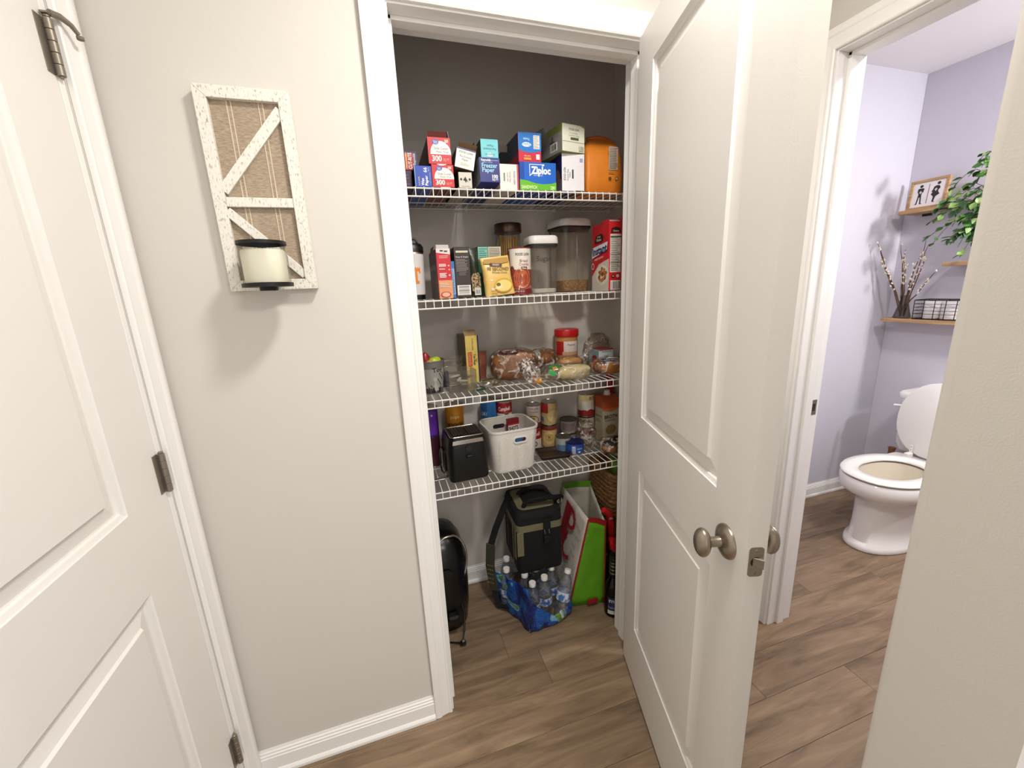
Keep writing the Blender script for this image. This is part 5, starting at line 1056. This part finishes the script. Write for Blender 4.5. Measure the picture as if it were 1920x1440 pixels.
F = D(cylmap(0, 0, 0, .0362, math.atan2(-1.3, -.83))); F.rect(-.022, .030, .05, .098, '1c2350', 8).rect(-.022, .018, .05, .036, 'cfcabc', 8).text('STI', -.006, .082, .013, 'e8e6e0', maxw=.026, bold=.02).text('Italian', -.002, .052, .012, '8a92b8', maxw=.034); F.build('print', t)
t = thing('spray_bottle', 'black spray bottle with a red trigger head behind the brown bottle', 'bottle', (.778, .262, .001), (0,0,.3))
G().loft([ring(rrect(.058,.044,.016,5), 0), ring(rrect(.066,.050,.018,5), .01), ring(rrect(.064,.048,.018,5), .18), ring(rrect(.034,.030,.012,5), .235), ring(rrect(.026,.026,.011,5), .25)]).build('bottle_body', black, t, smooth=50)
rd = mat('red_plastic', (196,30,32), .3)
G().lathe([(.016,.25),(.017,.27),(0,.272)], 18).build('collar', rd, t, smooth=40)
G().tube([(.0,.012,.285),(-.012,-.01,.298),(-.034,-.030,.292)], [.014,.017,.012], 10).build('spray_head', rd, t, smooth=60)
G().tube([(-.012,-.016,.282),(-.022,-.030,.250),(-.016,-.034,.222)], .006, 8).build('trigger', rd, t, smooth=60)
t = thing('grill_lighter', 'red and black long lighter tool leaning in the right of the pantry floor', 'lighter', (.800, .312, .002), (0, .02, 0))
G().tube([(0,0,.0),(0,0,.22)], .006, 8).build('wand', blackm, t); G().tube([(0,0,.21),(-.008,-.004,.30),(-.03,-.012,.40),(-.06,-.016,.425)], [.013,.016,.017,.012], 10).build('grip', rd, t, smooth=60)
F = D(frame((-.03, -.0308, .385), (1,0,0), (0,0,1))); F.lines(-.008, .012, -.006, .006, 2, 'f0d8d4'); F.build('print', t)

# ------------------------------------------------------------------ bathroom
YT, XT = .125, 2.33            # toilet axis and bowl centre
t = thing('toilet', 'white toilet with its lid raised in the bathroom', 'toilet', (XT, YT, .001))
def oval(cx, rx, ry, z, n=32, e=2.2, cy=0):
    out = []
    for i in range(n):
        a = 2*PI*i/n; c, s_ = math.cos(a), math.sin(a)
        out.append((cx+rx*math.copysign(abs(c)**(2/e), c), cy+ry*math.copysign(abs(s_)**(2/e), s_), z))
    return out
G().loft([oval(.02,.232,.122,0), oval(.02,.236,.126,.006), oval(.02,.232,.122,.030), oval(.025,.214,.108,.040), oval(.025,.207,.106,.12), oval(.025,.200,.110,.24), oval(.020,.202,.122,.270), oval(.0,.226,.152,.296), oval(-.01,.244,.174,.318), oval(-.01,.248,.178,.345), oval(-.01,.248,.178,.382), oval(-.01,.240,.170,.388)], cap1=False).build('pedestal_bowl', porcelain, t, smooth=60)
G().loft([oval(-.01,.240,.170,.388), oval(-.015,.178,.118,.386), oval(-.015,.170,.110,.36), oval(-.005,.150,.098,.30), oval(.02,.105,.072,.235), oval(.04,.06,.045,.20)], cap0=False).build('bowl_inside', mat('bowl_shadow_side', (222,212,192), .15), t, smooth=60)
def ringloft(sec): return sec
st_ = G(); O = [(.244,.176,.396),(.248,.180,.402),(.243,.175,.411),(.21,.145,.414),(.178,.116,.411),(.170,.108,.402),(.172,.110,.396)]
st_.loft([oval(-.012,a,b_,z) for a, b_, z in O]+[oval(-.012,*O[0][:2],O[0][2])], cap0=False, cap1=False); st_.build('seat', seatw, t, smooth=60)
ld = G(); LT = .07
def lidring(s_, off):
    return [(.0+off, y*s_, .20+x*s_) for x, y, _ in [(p_[0], p_[1], 0) for p_ in oval(0, .205, .178, 0, 32, 2.2)]]
ld.loft([lidring(.97, 0), lidring(1.0, .004), lidring(1.0, .012), lidring(.97, .016)])
ld.xf(Matrix.Translation((.262, 0, .415)) @ Matrix.Rotation(.12, 4, 'Y')); ldo = ld.build('lid', seatw, t, smooth=40)
for s_ in (-1, 1):
    G().box(.225, .262, s_*.075-.012, s_*.075+.012, .400, .424).build('seat_hinge', white_p, t, bevel=.003)
    G().box(.2575, .261, s_*.075-.007, s_*.075+.007, .418, .468).xf(Matrix.Translation((0,0,0))).build('hinge_strap', white_p, t, bevel=.001)
    for dz in (.440, .456): G().lathe([(0,0),(.0028,0),(0,.0012)], 10, M=Matrix.Translation((.2572, s_*.075, dz)) @ Matrix.Rotation(-PI/2, 4, 'Y')).build('hinge_screw', silver, t)
    G().lathe([(0,0),(.013,0),(.013,.005),(.006,.016),(0,.018)], 16, (.17, s_*.118, .010)).build('bolt_cap', white_p, t, smooth=50)
G().loft([ring(rrect(.10,.30,.03,4,.25,0), .30), ring(rrect(.12,.32,.03,4,.25,0), .388)]).build('tank_shelf', porcelain, t, smooth=40)
tk = G().loft([ring(rrect(.165,.40,.03,5,.448,0), .385), ring(rrect(.185,.43,.035,5,.446,0), .43), ring(rrect(.190,.44,.035,5,.446,0), .690)]).build('tank', porcelain, t, smooth=40)
G().loft([ring(rrect(.200,.455,.035,5,.4455,0), .691), ring(rrect(.204,.462,.035,5,.4445,0), .700), ring(rrect(.204,.462,.035,5,.4445,0), .718), ring(rrect(.190,.445,.03,5,.4445,0), .728)]).build('tank_lid', porcelain, t, smooth=40)
G().tube([(.350,.165,.655),(.336,.165,.655),(.334,.180,.653),(.333,.225,.645)], [.008,.007,.006,.008], 8).build('flush_lever', white_p, tk, smooth=60)
t = thing('wooden_stand', 'small brown wooden stand beside the toilet tank', 'stand', (2.800, .395, .001))
wd = ramp2('reddish_wood', (120,72,34), (168,110,58), .3, .7, (8,8,1), 8, .5, 5, .1)
G().box(-.03, .03, -.03, .03, 0, .015).build('stand_base', wd, t, bevel=.002); G().lathe([(.020,.015),(.016,.03),(.016,.33),(.020,.345),(0,.35)], 18).build('stand_post', wd, t, smooth=50)
# wall shelves
def wshelf(label, y0, y1, z):
    t = thing('wall_shelf', label, 'shelf', (XB-.0005, (y0+y1)/2, z-.020), group='oak bathroom shelves')
    w = y1-y0
    G().box(-.138, 0, -w/2, w/2, 0, .020).build('board', wood_l, t, bevel=.0015)
    for y in (-w*.3, w*.3): G().box(-.012, -.0005, y-.02, y+.02, -.012, 0).build('bracket', blackm, t)
wshelf('lower oak bathroom shelf under the twigs and wire basket', -.05, .536, 1.127)
wshelf('upper oak bathroom shelf under the framed sign', .215, .536, 1.718)
wshelf('middle oak bathroom shelf behind the trailing plant', -.10, .300, 1.428)
# framed sign
t = thing('framed_sign', 'small wood framed restroom sign with two black figures on the upper shelf', 'sign', (2.800, .455, 1.7185), (0, .10, 0))
SW2, SH2 = .168, .155
for nm, b_ in (('frame_side', (-SW2/2, -SW2/2+.014, 0, SH2)), ('frame_side', (SW2/2-.014, SW2/2, 0, SH2)), ('frame_rail', (-SW2/2+.014, SW2/2-.014, 0, .014)), ('frame_rail', (-SW2/2+.014, SW2/2-.014, SH2-.014, SH2))):
    G().box(0, .016, b_[0], b_[1], b_[2], b_[3]).build(nm, wood_l, t, bevel=.001)
G().box(.006, .012, -SW2/2+.0142, SW2/2-.0142, .0142, SH2-.0142).build('sign_card', mat('white_card', (236,230,228), .6), t)
F = D(frame((.006, SW2/2, 0), (0,-1,0), (0,0,1))); k = '1c1a1a'
F.rect(.083, .030, .0855, .128, k)
F.ell(.050, .122, .0075, .0075, k).poly([(.036,.108),(.040,.112),(.060,.112),(.064,.108),(.061,.088),(.057,.090),(.056,.078),(.060,.036),(.066,.030),(.055,.030),(.051,.066),(.047,.066),(.043,.030),(.032,.030),(.038,.036),(.042,.078),(.041,.090),(.037,.088)], k)
F.poly([(.044,.092),(.050,.082),(.056,.092),(.05,.1)], 'd8d2d0')
F.ell(.124, .125, .0075, .0075, k).poly([(.106,.108),(.114,.114),(.128,.112),(.134,.100),(.126,.088),(.130,.076),(.136,.070),(.120,.058),(.116,.036),(.120,.030),(.108,.032),(.110,.058),(.098,.072),(.104,.080),(.098,.088),(.102,.092)], k).poly([(.110,.094),(.117,.084),(.122,.096),(.116,.102)], 'd8d2d0')
F.build('figures_print', t)
# glass vase with twigs
t = thing('twig_vase', 'glass vase of budding twigs on the lower bathroom shelf', 'vase', (2.792, .462, 1.1275))
vg = G().lathe([(.033,.001),(.040,.004),(.036,.02),(.022,.08),(.018,.105),(.022,.13)], 24); vg.f = vg.f[:-1]; vg.mi = vg.mi[:-1]; vg.build('vase_glass', thin('smoked_glass', (200,194,186), .06, .04), t, smooth=60)
tw = mat('twig_bark', (98,72,52), .8, var=.2, scale=80, bump=.4); bd = mat('cream_bud', (224,212,196), .7)
random.seed(21)
for tip in ((-.16,.088,.43), (-.15,.080,.40), (-.13,.070,.33), (-.055,.030,.41), (-.05,.012,.38), (-.03,.02,.34), (-.05,-.078,.42), (-.06,-.095,.395), (-.06,-.05,.30), (-.06,-.150,.26), (-.02,-.045,.36), (-.04,.0,.30)):
    P0 = Vector((random.uniform(-.008,.008), random.uniform(-.008,.008), .01)); P3 = Vector(tip); pts = [P0, P0.lerp(P3, .3)*1+Vector((0,0,.02))]
    for f in (.45, .6, .75, .9, 1): pts.append(P0.lerp(P3, f)+Vector((random.uniform(-.006,.006), random.uniform(-.006,.006), .015*(1-f))))
    tg = G().tube(pts, [.0032,.003,.0027,.0024,.002,.0016,.0011], 6).build('twig', tw, t, smooth=60)
    for q in range(13):
        f = random.uniform(.35, 1); i = min(len(pts)-2, int(f*(len(pts)-1))); c_ = pts[i].lerp(pts[i+1], random.random())+Vector((random.uniform(-.005,.005), random.uniform(-.006,.006), 0))
        gb = G().lathe([(0,-.007),(.0044,-.002),(.004,.003),(0,.008)], 7, M=Matrix.Translation(c_) @ Matrix.Rotation(random.uniform(-.8,.8), 4, 'X')); gb.build('bud', bd, tg, smooth=60)
# wire basket with towel roll
t = thing('wire_basket', 'black wire basket holding white rolls on the lower bathroom shelf', 'basket', (2.808, .300, 1.1275))
bx, by, bh = .120, .185, .105
for z, rr in ((.0025, .0025), (.030, .0014), (.048, .0014), (.066, .0014), (.084, .0014), (bh, .003)):
    G().tube([(a, b_, z+.0) for a, b_ in rrect(bx, by, .012, 3)], rr, 6, closed=True).build('wire_hoop', blackm, t, smooth=60)
for y in (-.088, -.045, 0, .045, .088):
    for x in (-bx/2, bx/2): G().tube([(x, y, 0.002), (x*1.01, y*1.02, bh)], .0018, 6).build('wire_upright', blackm, t)
for y in (-.06, -.03, 0, .03, .06): G().tube([(-bx/2, y, .003), (bx/2, y, .003)], .0014, 6).build('wire_base', blackm, t)
for lab, y in (('white paper roll at the near end of the wire basket', -.042), ('white paper roll nearest the twig vase in the wire basket', .036)):
    tr = thing('paper_roll', lab, 'paper roll', (2.808, .300+y, 1.1325), group='paper rolls in the wire basket')
    G().lathe([(.018,.0),(.036,.0),(.0375,.002),(.0375,.092),(.036,.094),(.018,.094),(.018,0)], 28).build('paper', mat('soft_paper', (236,232,230), .9, bump=.2), tr, smooth=40)
    G().lathe([(.0165,.0005),(.0178,.0005),(.0178,.0935),(.0165,.0935),(.0165,.0005)], 20).build('core', card, tr, smooth=40)
# trailing plant
t = thing('trailing_plant', 'trailing green artificial ivy hanging from a pot above the middle shelf', 'plant', (2.79, .135, 1.4285))
G().lathe([(0,0),(.045,0),(.058,.10),(.062,.105),(.060,.11),(.052,.11),(.05,.10),(0,.098)], 24).build('pot', mat('white_ceramic', (226,222,218), .3), t, smooth=40)
st_m = mat('ivy_stem', (70,78,40), .7); random.seed(5)
lm = [mat('ivy_leaf_mid', (66,112,48), .45, var=.25, scale=60), mat('ivy_leaf_dark', (36,74,34), .5, var=.2, scale=60), mat('ivy_leaf_light', (136,172,92), .4, var=.2, scale=60)]
protos = []
for m in lm:
    out = [(0,0,0),(.25,.30,.06),(.55,.36,.08),(.85,.18,.02),(1,0,-.06),(.85,-.18,.02),(.55,-.36,.08),(.25,-.30,.06),(.5,0,-.02)]
    g = G().add([(x*.036, y*.036, z*.036) for x, y, z in out], [(0,1,8),(1,2,8),(2,3,8),(3,4,8),(4,5,8),(5,6,8),(6,7,8),(7,0,8)])
    protos.append((g, m))
pobj = [None]*3
paths = []
for q in range(27):
    y_end = random.uniform(.04, .25); z_end = random.uniform(.04, .44) if y_end < .09 else random.uniform(.05, .36) if y_end < .17 else random.uniform(.12, .26); x_end = random.uniform(-.15, .02)
    if q % 4 == 0: y_end = random.uniform(.06, .16); z_end = random.uniform(.01, .12)
    P0 = Vector((0, 0, .10)); mid = Vector((x_end*.6, y_end*.4, max(.22, z_end+.12)+random.uniform(0, .16))); P3 = Vector((x_end, y_end, z_end))
    pts = [P0*(1-f)**2+mid*2*f*(1-f)+P3*f*f for f in [i/8 for i in range(9)]]
    G().tube(pts, .0013, 5).build('stem', st_m, t); paths.append(pts)
cnt = 0
for pts in paths:
    for k in range(11):
        f = random.uniform(.35, 1)*8; i = min(7, int(f)); c_ = pts[i].lerp(pts[i+1], f-i)
        if c_.x > .07: continue
        w = random.choices((0,1,2), (5,3,2))[0]
        if pobj[w] is None: o = protos[w][0].build('leaf', protos[w][1], t, fix=False); pobj[w] = o
        else: o = pobj[w].copy(); C.objects.link(o); o.parent = t
        d_ = (pts[min(8,i+1)]-pts[i]).normalized(); a = math.atan2(d_.y, d_.x)+random.uniform(-1.3, 1.3)
        o.location = c_; o.rotation_euler = (random.uniform(-1.0, .3), random.uniform(.0, 1.3), a); s_ = random.uniform(.8, 1.25); o.scale = (s_, s_, s_); cnt += 1
